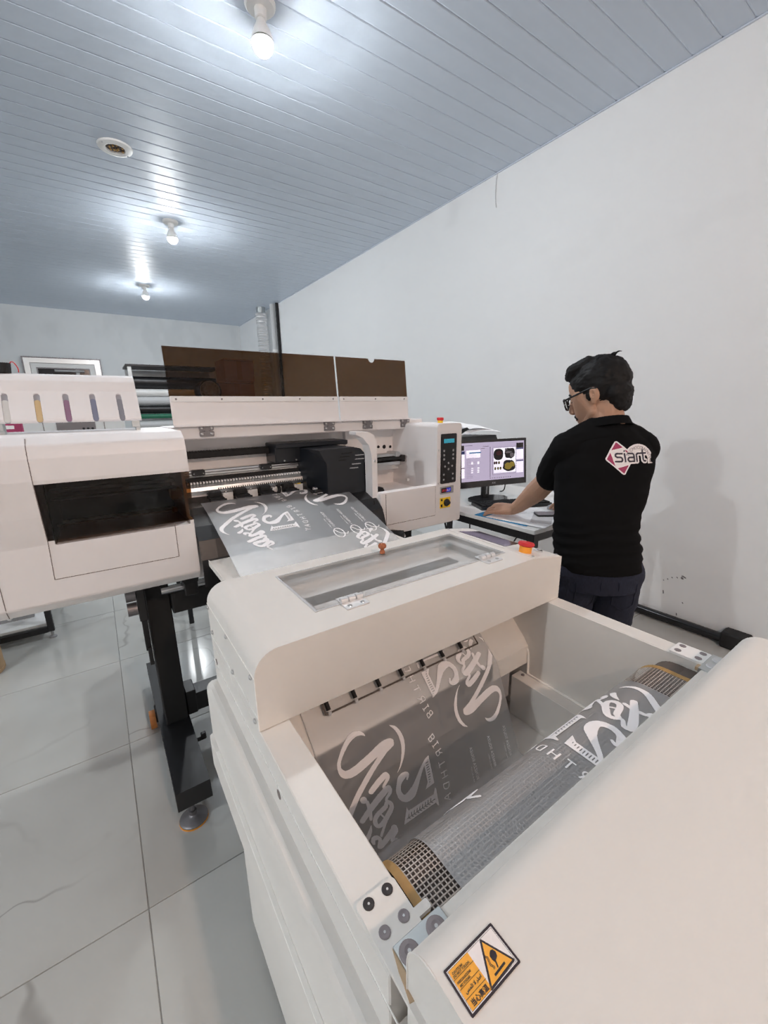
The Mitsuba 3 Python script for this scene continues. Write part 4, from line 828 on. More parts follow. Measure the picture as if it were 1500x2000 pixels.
for k, (pts, w) in enumerate([([(1.72, 1.80, .905), (1.73, 1.80, .72), (1.80, 1.80, .60), (1.84, 1.85, .50), (1.84, 1.9, .3), (1.85, 1.95, .012)], .005), ([(1.80, 1.68, .905), (1.80, 1.68, .70), (1.85, 1.66, .55), (1.95, 1.62, .35), (2.0, 1.55, .012)], .004), ([(2.1, 1.55, .905), (2.08, 1.54, .78), (2.0, 1.52, .70), (1.93, 1.56, .62), (1.98, 1.58, .45), (2.1, 1.65, .014)], .004)]):
    kk = put('cable', tube(smoothpath(pts, 30), w, 7), 'm_blackmat', smooth=True)
    tag(kk, ['black cable hanging straight below the desk edge beside the printer', 'second black cable curving down below the desk', 'black cable looping below the desk towards the person'][k], 'cable')
MC = put('cable', tube(smoothpath([(2.03, 1.76, 1.10), (2.10, 1.75, 1.07), (2.18, 1.76, 1.03), (2.22, 1.79, .96), (2.24, 1.84, .936)], 22), .0035, 7), 'm_blackmat', smooth=True); tag(MC, 'thin black cable curving from the back of the monitor to the desk top', 'cable')
WB = thing('wall_box', 'white socket box on the wall behind the monitor', 'socket')
put('body', bx(XR-.03, XR, 2.72, 2.80, 1.02, 1.16, .004), 'm_white', WB); put('lid', bx(XR-.034, XR-.03, 2.73, 2.79, 1.03, 1.15, .002), 'm_whitegloss', WB)

# black tube on the floor along the wall
TB_ = thing('floor_tube', 'long black tube with a square end block lying on the floor along the right wall', 'tube')
put('tube', cyl((XR-.048, .60, .035), (XR-.048, 2.9, .035), .030, 18), 'm_blackgloss', TB_, smooth=40)
put('end_block', bx(XR-.115, XR-.004, .58, .72, .0, .105, .012), 'm_blackmat', TB_)
put('sleeve', cyl((XR-.048, 1.55, .035), (XR-.048, 1.9, .035), .0325, 18), 'm_black', TB_, smooth=40)
CW = put('ceiling_cord', tube(smoothpath([(XR-.004, 2.80, ZC-.005), (XR-.005, 2.812, ZC-.12), (XR-.004, 2.80, ZC-.26)], 10), .0035, 6), 'm_lightgrey'); tag(CW, 'short grey cord hanging down the wall from the ceiling', 'cord')
# ------------------------------------------------------------------ the operator
PER = thing('person', 'person in a black polo shirt, dark jeans and glasses, typing at the desk', 'person')
def S(c, r, n=20): return m3.Manifold.sphere(float(r), n).translate([float(v) for v in c])
def chain(pts):
    """pts: (x, y, z, r) -> hull of each pair of neighbours."""
    s = [S(p[:3], p[3]) for p in pts]
    return m3.Manifold.batch_boolean([m3.Manifold.batch_hull([s[i], s[i+1]]) for i in range(len(s)-1)], m3.OpType.Add) if len(s) > 1 else s[0]
def add(*a): return m3.Manifold.batch_boolean(list(a), m3.OpType.Add)
def pill(*pts): return m3.Manifold.batch_hull([S(p[:3], p[3], 16) for p in pts])
def organic(man, L, it=10, lam=.5, nu=.53):
    m = tm(man.refine_to_length(L)); m.merge_vertices(); cs = m.split(only_watertight=False); m = max(cs, key=lambda c: len(c.vertices)) if len(cs) > 1 else m
    trimesh.smoothing.filter_taubin(m, lamb=lam, nu=nu, iterations=it); return m
az = math.radians(53); FW = np.array([math.cos(az), math.sin(az), 0]); LF = np.array([-math.sin(az), math.cos(az), 0])
def loft(secs, n=40, p=2.35):
    rings = []
    th = np.linspace(0, 2*math.pi, n, endpoint=False); c, s = np.cos(th), np.sin(th); q = (np.abs(c)**p + np.abs(s)**p)**(-1/p)
    for cx, cy, z, a, b in secs: rings.append(np.array([cx, cy, z]) + (a*c*q)[:, None]*LF + (b*s*q)[:, None]*FW)
    return m3.Manifold.batch_boolean([m3.Manifold.hull_points(np.concatenate([rings[i], rings[i+1]])) for i in range(len(rings)-1)], m3.OpType.Add)
# --- head, built facing +x then turned
def ell(c, r, n=28): return m3.Manifold.sphere(1.0, n).scale([float(v) for v in r]).translate([float(v) for v in c])
skull = ell((-.010, 0, .030), (.100, .079, .093))
face = add(skull,
    pill((.045, .040, .01, .038), (.045, -.040, .01, .038), (.062, .020, .055, .034), (.062, -.020, .055, .034), (.080, 0, -.100, .017), (.020, .052, -.062, .020), (.020, -.052, -.062, .020), (.075, .022, -.045, .022), (.075, -.022, -.045, .022)),
    pill((.020, .054, -.060, .022), (.074, .012, -.106, .020), (.074, -.012, -.106, .020), (.020, -.054, -.060, .022), (.05, 0, -.07, .03)),
    pill((.094, 0, .020, .010), (.114, 0, -.028, .0115)), pill((.108, .009, -.036, .009), (.108, -.009, -.036, .009), (.114, 0, -.031, .011)),
    pill((.086, .030, .026, .012), (.090, .010, .024, .012)), pill((.086, -.030, .026, .012), (.090, -.010, .024, .012)),
    pill((.088, .018, -.064, .010), (.096, 0, -.062, .011), (.088, -.018, -.064, .010)), pill((.086, .015, -.076, .010), (.093, 0, -.076, .011), (.086, -.015, -.076, .010)),
    ell((.080, .032, .004), (.014, .017, .012)), ell((.080, -.032, .004), (.014, .017, .012)))
for s in (1, -1):
    ear = add(ell((-.008, s*.083, .000), (.018, .008, .028)), ell((.0, s*.080, -.022), (.010, .008, .013)))
    ear = ear - ell((-.003, s*.0925, .003), (.008, .007, .016))
    face = add(face, ear, pill((-.01, s*.070, .0, .014), (-.006, s*.080, -.004, .010)))
KH = 1.10; HC = np.array([1.792, .972, 1.545]); hz, hp, hr_ = math.radians(101), math.radians(19), math.radians(-2)
def Rz(a): return np.array([[math.cos(a), -math.sin(a), 0], [math.sin(a), math.cos(a), 0], [0, 0, 1]])
def Ry(a): return np.array([[math.cos(a), 0, math.sin(a)], [0, 1, 0], [-math.sin(a), 0, math.cos(a)]])
def Rx(a): return np.array([[1, 0, 0], [0, math.cos(a), -math.sin(a)], [0, math.sin(a), math.cos(a)]])
HM = Rz(hz) @ Ry(hp) @ Rx(hr_) * KH
def hd(man): return man.transform(np.hstack([HM, HC[:, None]]))
def hv(m): return moved(m, HM, HC)
def hp_(p): return HM @ np.asarray(p, float) + HC
# --- left hand on the keyboard, right hand at the mouse
def hand(w, fdir, side, up, k=1.0, curl=.35):
    """w: wrist, fdir: towards the fingers, side: towards the thumb, up: back of the hand."""
    f, s, u = (np.asarray(v, float)/np.linalg.norm(v) for v in (fdir, side, up)); w = np.asarray(w, float)
    P = lambda a, b, c, r: (*(w + k*(a*f + b*s + c*u)), r*k)
    parts = [m3.Manifold.batch_hull([S(q[:3], q[3], 14) for q in (P(.0, .016, 0, .019), P(.0, -.014, 0, .019), P(.080, .030, .006, .0125), P(.083, .008, .008, .0135), P(.080, -.014, .006, .0125), P(.074, -.034, .002, .0115), P(.03, .030, -.004, .015))])]
    for b, L, r, sp in ((.033, .070, .0088, .16), (.010, .078, .0092, .04), (-.015, .072, .0087, -.09), (-.037, .056, .0078, -.24)):
        a0, c0 = .080, .006; pts = [P(a0-.012, b, c0, r+.001)]; ang = .10; x, z, y = a0, c0, b
        for seg, dr_ in ((.46, 0), (.30, .45), (.24, .45)):
            x += L*seg*math.cos(ang); z -= L*seg*math.sin(ang); y += L*seg*sp; pts.append(P(x, y, z, r)); ang += curl; r *= .93
        parts.append(chain(pts))
    parts.append(chain([P(.018, .026, -.004, .016), P(.046, .050, -.010, .0125), P(.070, .062, -.016, .0108), P(.092, .066, -.021, .0095)]))
    return add(*parts)
LW = np.array([1.712, 1.318, .985]); RW = np.array([2.04, 1.165, .985])
lh = hand(LW, (-.10, 1, -.13), (.93, .10, .36), (-.36, .06, .93), 1.08, .24); rh = hand(RW, (.20, 1, -.12), (-1, .2, .05), (0, .1, 1), 1.0, .45)
larm = chain([(1.652, 1.005, 1.325, .060), (1.735, 1.145, 1.160, .050), (1.728, 1.20, 1.095, .052), (1.716, 1.285, 1.010, .034), (*LW, .027)])
rarm = chain([(1.900, .832, 1.320, .060), (2.0, .915, 1.130, .050), (2.015, 1.0, 1.080, .048), (2.033, 1.11, 1.012, .034), (*RW, .027)])
neck = add(chain([(1.775, .905, 1.36, .078), (1.785, .925, 1.44, .068), (1.795, .950, 1.50, .063)]), m3.Manifold.batch_hull([S((1.79, .93, 1.46), .060), hd(ell((-.045, 0, -.02), (.05, .055, .04))), hd(ell((.0, 0, -.045), (.05, .05, .03)))]))
trunk = loft([(1.668, .838, .80, .150, .112), (1.680, .862, .95, .150, .115), (1.70, .882, 1.05, .150, .112), (1.735, .897, 1.17, .165, .115), (1.762, .908, 1.28, .170, .105), (1.774, .912, 1.34, .155, .085), (1.778, .915, 1.385, .10, .070)])
HL = np.array([1.668, .838]) + LF[:2]*.085; HR = np.array([1.668, .838]) + LF[:2]*-.085
FL_, FRt = np.array([1.60, .93]), np.array([1.72, .77])
def leg(h, ft, k):
    kn = (h*.45 + ft*.55) + FW[:2]*.02
    return chain([(*h, .82, .092*k), (*(h*.7+kn*.3), .70, .084*k), (*kn, .46, .060*k), (*(kn*.5+ft*.5), .30, .056*k), (*ft, .09, .042*k)])
def foot(ft, k=1.0): a = np.array([*ft, 0]); return pill((*(a+[0, 0, .075]), .040*k), (*(a+FW*-.04+[0, 0, .045]), .036*k), (*(a+FW*.10+[0, 0, .038]), .034*k), (*(a+FW*.165+[0, 0, .034]), .028*k))
body = add(hd(face), neck, trunk, larm, rarm, lh, rh, leg(HL, FL_, 1), leg(HR, FRt, 1), foot(FL_, .9), foot(FRt, .9))
bm = organic(body, .0085, 3)
put('body', bm, 'm_skin', PER, smooth=True, label='skin of the face, neck and forearms')

# --- hair
hair = ell((-.012, 0, .042), (.110, .087, .102))
hair = add(hair, pill((.055, .035, .118, .024), (.060, -.035, .118, .024), (.078, .030, .098, .018), (.080, -.030, .098, .018), (.0, .03, .126, .022), (.0, -.03, .126, .022)))
cutf = m3.Manifold.cube([.2, .4, .3], True).rotate([0, 8, 0]).translate([.160, 0, -.072])          # in front of the forehead
cutl = m3.Manifold.cube([.4, .4, .2], True).rotate([0, 10, 0]).translate([.188, 0, -.118])          # below the temples
cutn = m3.Manifold.cube([.3, .4, .2], True).rotate([0, 30, 0]).translate([-.085, 0, -.170])         # nape line
hair = hair - cutf - cutl - cutn
sd = add(*[pill((.014, s*.076, .02, .008), (.016, s*.0765, -.012, .007), (.010, s*.076, .03, .009)) for s in (1, -1)])
back = m3.Manifold.batch_hull([ell((-.062, 0, -.010), (.050, .080, .05)), ell((-.064, 0, -.066), (.034, .056, .024))])
hm = organic(add(hair, back, sd), .0042, 5)
hx = hm.vertices; nn = (meshkit.fbm(hx*np.array([28, 45, 40.]), 2, 5)-.5)*.010 + (meshkit.fbm(hx*np.array([90, 190, 150.])+meshkit.noise(hx*20)[:, None]*2, 2, 8)-.5)*.006
hm.vertices = hm.vertices + hm.vertex_normals*nn[:, None]
put('hair', hv(hm), 'm_hair', PER, smooth=True, label='short black hair')
tuft = [tube(smoothpath([hp_((-.070+dx, dy, .118)), hp_((-.086+dx, dy*1.1, .126)), hp_((-.096+dx, dy*1.2, .122))], 6), np.linspace(.006, .001, 6), 5) for dx, dy in ((0, .01), (.012, -.015), (-.012, .0), (.02, .02))]
put('hair_tuft', tuft, 'm_hair', PER, kind='stuff', smooth=True)
br = [hd(pill((.0965, s*.012, .030, .0045), (.096, s*.028, .033, .0045), (.086, s*.046, .028, .004))) for s in (1, -1)]
for b in br: put('eyebrow', organic(b, .003, 3), 'm_hair', PER, smooth=True)
put('moustache', organic(hd(pill((.1025, .0, -.052, .006), (.0985, .016, -.056, .006), (.0985, -.016, -.056, .006), (.091, .026, -.066, .005), (.091, -.026, -.066, .005))), .003, 4), 'm_hair', PER, smooth=True)
put('goatee', organic(hd(pill((.094, 0, -.094, .009), (.090, .012, -.104, .011), (.090, -.012, -.104, .011), (.083, 0, -.118, .012))), .004, 4), 'm_hair', PER, smooth=True)
for s in (1, -1): put('eyelid', organic(hd(pill((.0925, s*.024, .003, .0028), (.0935, s*.032, .0015, .0028), (.0885, s*.042, .003, .0025))), .002, 2), 'm_hair', PER, smooth=True)
put('mouth', organic(hd(pill((.1045, 0, -.0690, .0035), (.0985, .018, -.0695, .003), (.0985, -.018, -.0695, .003))), .002, 2), 'm_lip', PER, smooth=True)
# --- glasses
GLA = None
def hpath(pts): return np.array([hp_(p) for p in pts])
for s in (1, -1):
    th = np.linspace(0, 2*math.pi, 40); p = 4.0; c, q = np.cos(th), np.sin(th); k = (np.abs(c)**p+np.abs(q)**p)**(-1/p)
    rim = [(.122 - .010*((.0265*a*kk/.0265+1)/2 if s > 0 else (1-a*kk)/2), s*.034+.0265*a*kk, .002+.0205*b*kk-.002*(b < 0)) for a, b, kk in zip(c, q, k)]
    r = put('glasses_rim', tube(hpath(rim), .0034, 7), 'm_black', PER, smooth=True, label='black glasses frame' if s > 0 else None)
    lp = hpath(rim[:-1]); ctr = lp.mean(0); n = len(lp)
    put('lens', trimesh.Trimesh(np.vstack([lp, ctr]), [(i, (i+1) % n, n) for i in range(n)]), 'm_clear', PER)
    put('glasses_temple', tube(hpath([(.113, s*.062, .016), (.09, s*.072, .018), (.04, s*.0815, .022), (.0, s*.0855, .025), (-.02, s*.086, .018)]), .0036, 7), 'm_black', PER, smooth=True)
put('glasses_bridge', tube(hpath([(.121, .008, .008), (.1245, 0, .011), (.121, -.008, .008)]), .0024, 6), 'm_black', PER, smooth=True)

# --- polo shirt
SH0 = [(1.671, .842, .842, .172, .135), (1.674, .846, .88, .171, .135), (1.682, .864, .95, .167, .132), (1.690, .874, 1.0, .166, .130), (1.703, .884, 1.06, .168, .130), (1.735, .896, 1.16, .183, .134), (1.756, .905, 1.24, .194, .130), (1.768, .910, 1.30, .196, .118), (1.774, .912, 1.345, .176, .100), (1.777, .915, 1.385, .125, .084), (1.780, .918, 1.415, .085, .076)]
slv = add(chain([(1.652, 1.005, 1.322, .077), (1.697, 1.075, 1.250, .074), (1.730, 1.125, 1.185, .071)]), chain([(1.898, .832, 1.318, .077), (1.945, .885, 1.225, .074), (1.972, .925, 1.165, .071)]))
trap = [m3.Manifold.batch_hull([S((1.783, .922, 1.405), .070), S((*(np.array([1.783, .922]) - FW[:2]*.03), 1.36), .08), S(p, .072)]) for p in ((1.672, .990, 1.338), (1.886, .846, 1.334))]
shirt = add(loft(SH0), slv, *trap)
sm = organic(shirt, .010, 8)
# open hem and cuffs
wr = meshkit.fbm(sm.vertices*np.array([9, 9, 16.]), 3, 3)-.5
z_ = sm.vertices[:, 2]; lowband = np.exp(-((z_-.95)/.085)**2)
d2 = np.einsum('ij,j->i', sm.vertices, LF)
fold = np.sin(z_*150 + 4*np.sin(d2*9) + 5*meshkit.fbm(sm.vertices*7, 2, 9))
sm.vertices = sm.vertices + sm.vertex_normals*((wr*.014)+(fold*.0045*lowband))[:, None]
put('polo_shirt', sm, 'm_shirt', PER, smooth=True, label='black polo shirt with a printed emblem on the back')
SHK = PER + '__polo_shirt'
nb = np.array([1.783, .922, 1.428]); nd = np.array([.10, .22, .97]); nd = nd/np.linalg.norm(nd)
ca, cb_, _c = frame_of(nd)
cv = []; nth = 48
for k, (r, h) in enumerate([(.098, -.022), (.090, -.002), (.084, .014), (.080, .015), (.079, -.010)]):
    for t_ in np.linspace(0, 2*math.pi, nth, endpoint=False):
        dirv = math.cos(t_)*ca + math.sin(t_)*cb_; front = float(dirv @ FW)
        cv.append(nb + dirv*r*(1+.06*front) + nd*(h - .022*max(front, 0)))
cf = []
for k in range(4):
    for i in range(nth): j = (i+1) % nth; cf += [(k*nth+i, k*nth+j, k*nth+nth+j), (k*nth+i, k*nth+nth+j, k*nth+nth+i)]
put('collar', trimesh.Trimesh(cv, cf), 'm_shirt', SHK, smooth=40)

# emblem on the back, projected along the facing direction
from scipy.spatial import cKDTree
bk = sm.vertices[(sm.vertex_normals @ FW) < -.15]
bu, bz = bk @ LF, bk[:, 2]; bd = bk @ FW; KT = cKDTree(np.stack([bu, bz], 1))
def onback(m, h):
    """m drawn in metres: x to the wearer's right, y up; laid on the back."""
    m = subdiv(m, .010); p = m.vertices; u = EU - p[:, 0]*1.15; z = EZ + p[:, 1]*1.15
    dist, ix = KT.query(np.stack([u, z], 1), k=6); w = 1/(dist+1e-3); dep = (bd[ix]*w).sum(1)/w.sum(1)
    q = m.copy(); q.vertices = u[:, None]*LF + np.array([0, 0, 1.])*z[:, None] + (dep - h - p[:, 2])[:, None]*FW; return q
EU, EZ = float(np.array([1.760, .905, 0]) @ LF) - .058, 1.300
def emb(g, th=.0004): return ext(g, 'z', 0, th)
VA, VB, VC, VD = (np.array(v) for v in ((-.052, .050), (-.090, -.008), (-.034, -.058), (.006, .002)))
dia = Polygon([VA, VB, VC, VD]).buffer(-.004).buffer(.004)
arc = Point(.026, -.017).buffer(.056, 24).difference(Point(.026, -.017).buffer(.036, 24)).intersection(sbox(-.05, -.024, .1, .06))
sx = {}
def stx(lines, w=.0050): return unary_union([LineString(l).buffer(w/2, cap_style=1, join_style=1) for l in lines])
o = -.058; letters = []
letters.append([(o+.024, .010), (o+.004, .010), (o+.0, .006), (o+.0, .002), (o+.004, -.002), (o+.018, -.002), (o+.022, -.006), (o+.022, -.012), (o+.018, -.016), (o-.002, -.016)]); o += .032
letters.append([(o, .009), (o, -.016)]); letters.append([(o, .018), (o, .0185)]); o += .010
letters.append([(o+.002, .010), (o+.018, .010), (o+.022, .006), (o+.022, -.016), (o+.004, -.016), (o, -.012), (o, -.007), (o+.004, -.003), (o+.022, -.003)]); o += .032
letters.append([(o, -.016), (o, .006), (o+.004, .010), (o+.016, .010)]); o += .024
letters.append([(o, .020), (o, -.012), (o+.004, -.016), (o+.010, -.016)]); letters.append([(o-.006, .010), (o+.011, .010)])
word = stx(letters); halo = word.buffer(.0058)
white = unary_union([dia.buffer(.0035), arc.buffer(.002), halo])
EM = put('emblem', onback(emb(white), .0022), 'm_logowhite', SHK, label='white and crimson emblem on the back', smooth=True)
inner = dia.buffer(-.0015)
cor = [Polygon([c, c+(p-c)*.50, c+(q-c)*.40]) for c, p, q in ((VA, VB, VD), (VB, VC, VA), (VC, VD, VB), (VD, VA, VC))]
pink = unary_union(cor).intersection(inner).difference(halo.buffer(-.0035))
put('emblem_corner', onback(emb(pink), .0030), 'm_logopink', SHK, smooth=True, kind='stuff')
put('emblem_word', onback(emb(word), .0036), 'm_logoink', SHK, smooth=True)
tl = []
for k, ch in enumerate('TECNOCOMANTES'):
    a_ = math.radians(152 - k*12.6); m = meshkit.text_mesh(ch, .0105, .0003); m.vertices[:, 0] -= m.bounds[:, 0].mean()
    c_, s_ = math.cos(a_-math.pi/2), math.sin(a_-math.pi/2); p = m.vertices.copy(); p[:, 1] += .041
    m.vertices = np.stack([.026 + p[:, 0]*c_ - p[:, 1]*s_, -.017 + p[:, 0]*s_ + p[:, 1]*c_, p[:, 2]], 1); tl.append(m)
put('emblem_ring_letters', [onback(m, .0030) for m in tl], 'm_print' if False else 'm_scr_mid', SHK, smooth=True)

# --- jeans, belt loops, shoes
def loft2(): return loft([(1.660, .830, .76, .160, .122), (1.668, .838, .84, .164, .127), (1.672, .843, .89, .158, .122)])
jn = organic(add(loft2(), leg(HL, FL_, 1.14), leg(HR, FRt, 1.14)), .014, 6)
wj = meshkit.fbm(jn.vertices*np.array([10, 10, 22.]), 3, 13)-.5
jn.vertices = jn.vertices + jn.vertex_normals*(wj*.014)[:, None]
JK = put('jeans', jn, 'm_jeans', PER, smooth=True, label='dark blue jeans')
for s, ft in ((1, FL_), (-1, FRt)):
    put('shoe', organic(foot(ft, 1.06), .010, 3), 'm_blackmat', PER, smooth=True)

jb = jn.vertices[(jn.vertex_normals @ FW) < -.1]; KJ = cKDTree(np.stack([jb @ LF, jb[:, 2]], 1)); jd = jb @ FW
def onjeans(pts):
    p = np.array(pts); dist, ix = KJ.query(p, k=4); w = 1/(dist+1e-3); d = (jd[ix]*w).sum(1)/w.sum(1) - .0015
    return p[:, :1]*LF + np.array([0, 0, 1.])*p[:, 1:] + d[:, None]*FW
hc = float(np.array([1.664, .834, 0]) @ LF)
for s in (1, -1):
    pk = np.array([(hc+s*.035, .815), (hc+s*.037, .70), (hc+s*.078, .675), (hc+s*.118, .70), (hc+s*.12, .80)])
    put('pocket_seam', tube(onjeans(np.concatenate([np.linspace(pk[k], pk[k+1], 8) for k in range(4)])), .0022, 5), 'm_jeans', JK)
# ------------------------------------------------------------------ the far end of the room
D1 = tag('door_1', 'far aluminium door with glazed upper part', None, None, 'structure')
yb = YB
put('frame', ext(sbox(-.89, 0, .30, 2.545).difference(sbox(-.80, 0, .20, 2.455)), 'y', yb-.06, yb), 'm_alu', 'door_1')
put('frame_edge', ext(sbox(-.905, 0, .315, 2.56).difference(sbox(-.885, 0, .295, 2.54)), 'y', yb-.066, yb-.056), 'm_darksteel', 'door_1')
put('leaf', ext(sbox(-.795, .01, .195, 2.45).difference(sbox(-.70, 1.10, .10, 2.36)), 'y', yb-.04, yb-.005), 'm_white', 'door_1')
put('glazing', bx(-.70, .10, yb-.03, yb-.012, 1.10, 2.36), 'm_blackgloss', 'door_1')
put('glazing_bead', ext(sbox(-.715, 1.085, .115, 2.375).difference(sbox(-.695, 1.105, .095, 2.355)), 'y', yb-.046, yb-.038), 'm_darksteel', 'door_1')
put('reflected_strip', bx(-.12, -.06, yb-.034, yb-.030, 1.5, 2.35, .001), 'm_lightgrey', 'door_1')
put('lintel_closer', bx(-.45, .02, yb-.09, yb-.045, 2.30, 2.34, .004), 'm_grey', 'door_1')

RK = thing('roll_rack', 'white steel rack holding black and pale media rolls behind the raised covers', 'rack')
RY = 7.0; RX0, RX1 = .51, 1.75
for x in (RX0, RX1-.05):
    for yv in (RY, RY+.5): put('post', bx(x, x+.05, yv, yv+.05, 0, 2.14, .004), 'm_white', RK)
put('top_rail', bx(RX0-.02, RX1, RY-.01, RY+.56, 2.14, 2.17, .004), 'm_black', RK)
for z in (1.985, 1.76, 1.50, 1.28, .7): put('arm', [bx(x, x+.05, RY+.02, RY+.53, z-.13, z-.10, .004) for x in (RX0, RX1-.05)], 'm_white', RK)
put('back_sheet', bx(RX0+.05, RX1-.05, RY+.50, RY+.52, .4, 2.13, .004), 'm_lightgrey', RK)
for nm, z, r, mat in [('thick black media roll on the upper arms of the rack', 1.93, .085, 'm_black'), ('pale grey media roll in the middle of the rack', 1.675, .06, 'm_lightgrey'), ('second pale media roll under the middle arms of the rack', 1.79, .05, 'm_white'), ('thin black media roll on the lower arms of the rack', 1.55, .056, 'm_black'),
                      ('green media roll with a price tag low on the rack', 1.455, .033, 'm_green'), ('pale grey media roll at the bottom of the rack', 1.33, .06, 'm_lightgrey')]:
    yy_ = RY+.03+r
    k = put('media_roll', cyl((RX0+.055, yy_, z), (RX1-.03 if False else RX1-.055, yy_, z), r, 20), mat, smooth=40); tag(k, nm, 'roll')
    put('core', cyl((RX0+.045, yy_, z), (RX0+.057, yy_, z), .022, 12), 'm_card', k)

for k, (x, w, z0, z1) in enumerate([(1.10, .34, 0, .62), (1.12, .34, .62, 1.22), (1.10, .36, 1.22, 1.80), (1.17, .30, 1.80, 2.02)]):
    t = thing('cardboard_box', ['bottom brown box of the tall stack behind the raised covers', 'second brown box from the bottom of the tall stack', 'third brown box of the tall stack seen through the brown cover', 'smallest brown box on top of the tall stack'][k], 'box')
    put('body', bx(x, x+w, 4.5, 4.86, z0+.0005, z1-.0005, .004), 'm_card', t)
    put('tape', bx(x+w/2-.025, x+w/2+.025, 4.499, 4.5005, z0+.02, z1-.02, .0003), 'm_ochre', t)
    put('flap_joint', bx(x+.01, x+w-.01, 4.4985, 4.5005, z1-.02, z1-.016, .0003), 'm_roller', t)
FN = thing('fan_housing', 'round black extractor fan on a stand seen through the brown cover', 'fan')
put('drum', cyl((.99, 4.62, 1.70), (.99, 4.40, 1.70), .105, 30), 'm_blackmat', FN, smooth=40)
put('grille', [lathe([(r-.004, 0), (r, .003), (r+.004, 0)], (.99, 4.40, 1.70), (0, -1, 0), 24) for r in (.03, .06, .09)], 'm_grey', FN, kind='stuff')
put('stand', [cyl((.99, 4.52, .02), (.99, 4.52, 1.60), .018, 12), cyl((.99, 4.52, 0), (.99, 4.52, .02), .07, 24)], 'm_black', FN, smooth=40)

PI_ = thing('drain_pipe', 'grey vertical pipe in front of the right wall near the corner', 'pipe'); put('pipe', cyl((XR-.06, 8.10, 0), (XR-.06, 8.10, ZC), .055, 18), 'm_lightgrey', PI_, smooth=40)
put('clip', cyl((XR-.06, 8.10, 2.6), (XR-.06, 8.10, 2.64), .06, 18), 'm_white', PI_)
PI2 = thing('black_pipe', 'thin black vertical pipe right of the grey pipe on the wall', 'pipe'); put('pipe', cyl((XR-.03, 7.96, 0), (XR-.03, 7.96, ZC), .026, 14), 'm_blackmat', PI2, smooth=40)
put('clip', cyl((XR-.03, 7.96, 2.6), (XR-.03, 7.96, 2.63), .029, 14), 'm_blackmat', PI2)
DU = thing('duct', 'silver flexible foil duct hanging from the ceiling in the far corner', 'duct')
pf = []; z = 0.0; k = 0
while z < 1.55: pf.append((.098 + (.012 if k % 2 else 0) + .004*math.sin(k*1.7), z)); z += .022; k += 1
put('hose', lathe(pf, (3.0, 8.45, ZC-.10), (0, 0, -1), 22), 'm_zinc', DU)
put('collar', cyl((3.0, 8.45, ZC-.12), (3.0, 8.45, ZC), .085, 22), 'm_galv', DU, smooth=40)
put('tail', tube(smoothpath([(3.0, 8.45, 1.85), (2.98, 8.42, 1.55), (2.9, 8.3, 1.2), (2.8, 8.1, .9), (2.75, 8.0, .4), (2.75, 8.0, .02)], 60), np.array([.10+.008*(k % 2) for k in range(60)]), 14), 'm_alu', DU)

TL = thing('trolley', 'low black framed trolley with a white shelf under the ink station', 'trolley')
for x in (-1.45, -.47):
    for yv in (3.42, 4.1): put('post', bx(x, x+.035, yv, yv+.035, .05, 1.05, .002), 'm_black', TL)
put('shelf', bx(-1.42, -.47, 3.456, 4.1, .085, .105, .002), 'm_white', TL)
for y_ in (3.425, 4.105): put('rail', bx(-1.415, -.47, y_, y_+.025, .045, .084, .002), 'm_black', TL)
put('top', bx(-1.47, -.42, 3.40, 4.15, 1.05, 1.08, .003), 'm_white', TL)
for x in (-1.43, -.452):
    for yv in (3.437, 4.117): put('foot', lathe([(.022, 0), (.022, .01), (.008, .014), (.008, .05)], (x, yv, 0), (0, 0, 1), 16), 'm_grey', TL)
MB = thing('motor_bracket', 'grey angled steel bracket with two bolts on the white trolley shelf', 'bracket')
put('plate', ext(rnd([(-.86, .1052), (-.55, .1052), (-.55, .30), (-.75, .34), (-.80, .22)], .006), 'y', 3.62, 3.64), 'm_grey', MB)
for x in (-.80, -.68): put('bolt', lathe([(.016, 0), (.016, .006), (.008, .012)], (x, 3.62, .135), (0, -1, 0), 14), 'm_white', MB)
CT = thing('cardboard_tube', 'brown cardboard drum standing on the tiles at the left edge', 'drum')
put('wall', lathe([(.165, 0), (.165, .58), (.155, .58), (.155, .01)], (-.835, 3.165, 0), (0, 0, 1), 30), 'm_card', CT, smooth=40)
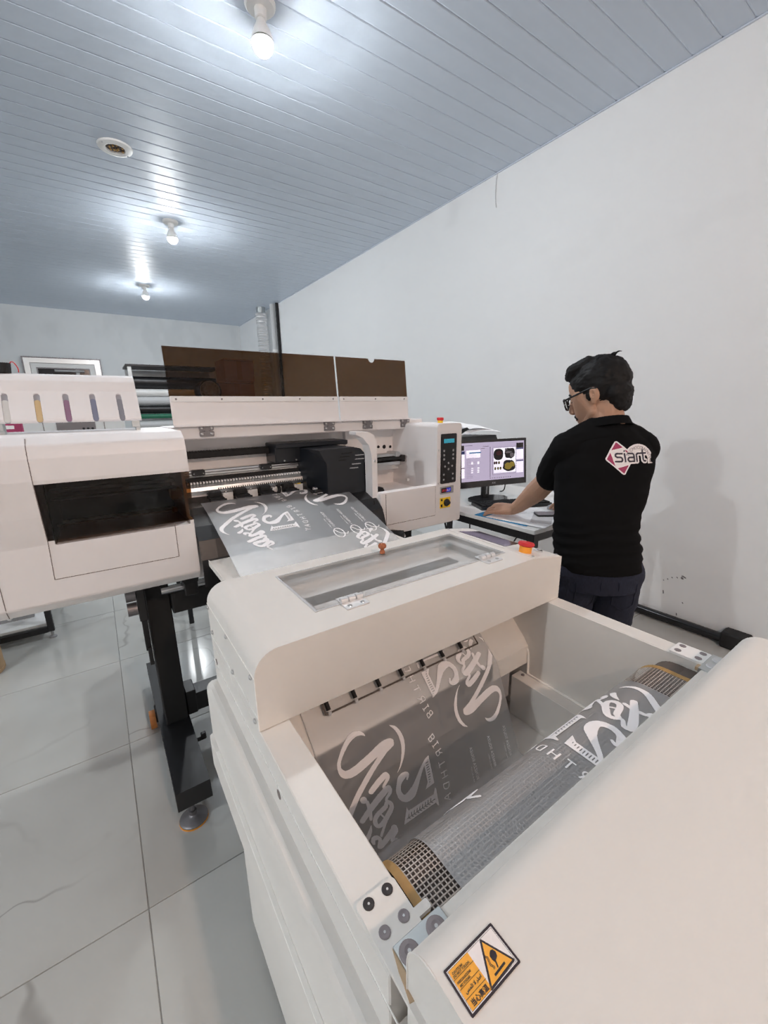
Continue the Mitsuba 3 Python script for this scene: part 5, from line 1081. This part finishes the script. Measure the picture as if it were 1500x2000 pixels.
put('rim', lathe([(.163, .0), (.168, .004), (.168, .02), (.165, .022)], (-.835, 3.165, .0), (0, 0, 1), 30), 'm_card', CT, smooth=40)
put('band', lathe([(.1655, .20), (.1665, .202), (.1665, .21), (.1655, .212)], (-.835, 3.165, 0), (0, 0, 1), 30), 'm_ochre', CT)

CB = thing('white_cabinet', 'white cabinet with a dark handle strip seen in the gap under the ink tanks', 'cabinet')
put('body', bx(-1.1, .30, 5.6, 6.1, 0, 1.62, .01), 'm_deskwhite', CB)
put('handle_strip', bx(-.32, .02, 5.585, 5.602, 1.30, 1.42, .003), 'm_darksteel', CB)
put('vent', [bx(-.10+k*.04, -.08+k*.04, 5.575, 5.60, 1.32, 1.36, .002) for k in range(3)], 'm_blackmat', CB)
put('door_joint', bx(-.43, -.425, 5.596, 5.602, .1, 1.6, .0005), 'm_seam', CB)
put('door_joint', bx(.10, .105, 5.596, 5.602, .1, 1.6, .0005), 'm_seam', CB)
RD = thing('red_toolbox', 'small dark red box with white print in the gap under the ink tanks', 'box')
put('body', bx(-.565, -.43, 4.0, 4.1, 1.0805, 1.455, .006), 'm_logopink', RD)
put('label_print', bx(-.53, -.47, 3.998, 4.001, 1.405, 1.43, .0005), 'm_white', RD)
CU = thing('black_cup', 'black cap with a thin red wire on top of the ink tank housing', 'cap')
put('cup', lathe([(.018, 0), (.021, .03), (.019, .031), (.016, .006)], (-.216, 1.90, 1.6385), (0, 0, 1), 20), 'm_blackmat', CU, smooth=40)
put('wire', tube(smoothpath([(-.20, 1.90, 1.66), (-.19, 1.90, 1.674), (-.181, 1.90, 1.66), (-.180, 1.90, 1.641)], 14), .0016, 6), 'm_red', CU, smooth=True)

ST_ = thing('side_table', 'small black legged table standing behind the printer stand', 'table')
put('top', bx(.34, 1.25, 3.03, 3.55, .78, .80, .003), 'm_deskwhite', ST_)
for x in (.36, 1.2):
    for yv in (3.05, 3.5): put('leg', bx(x, x+.03, yv, yv+.03, 0, .7795, .002), 'm_black', ST_)
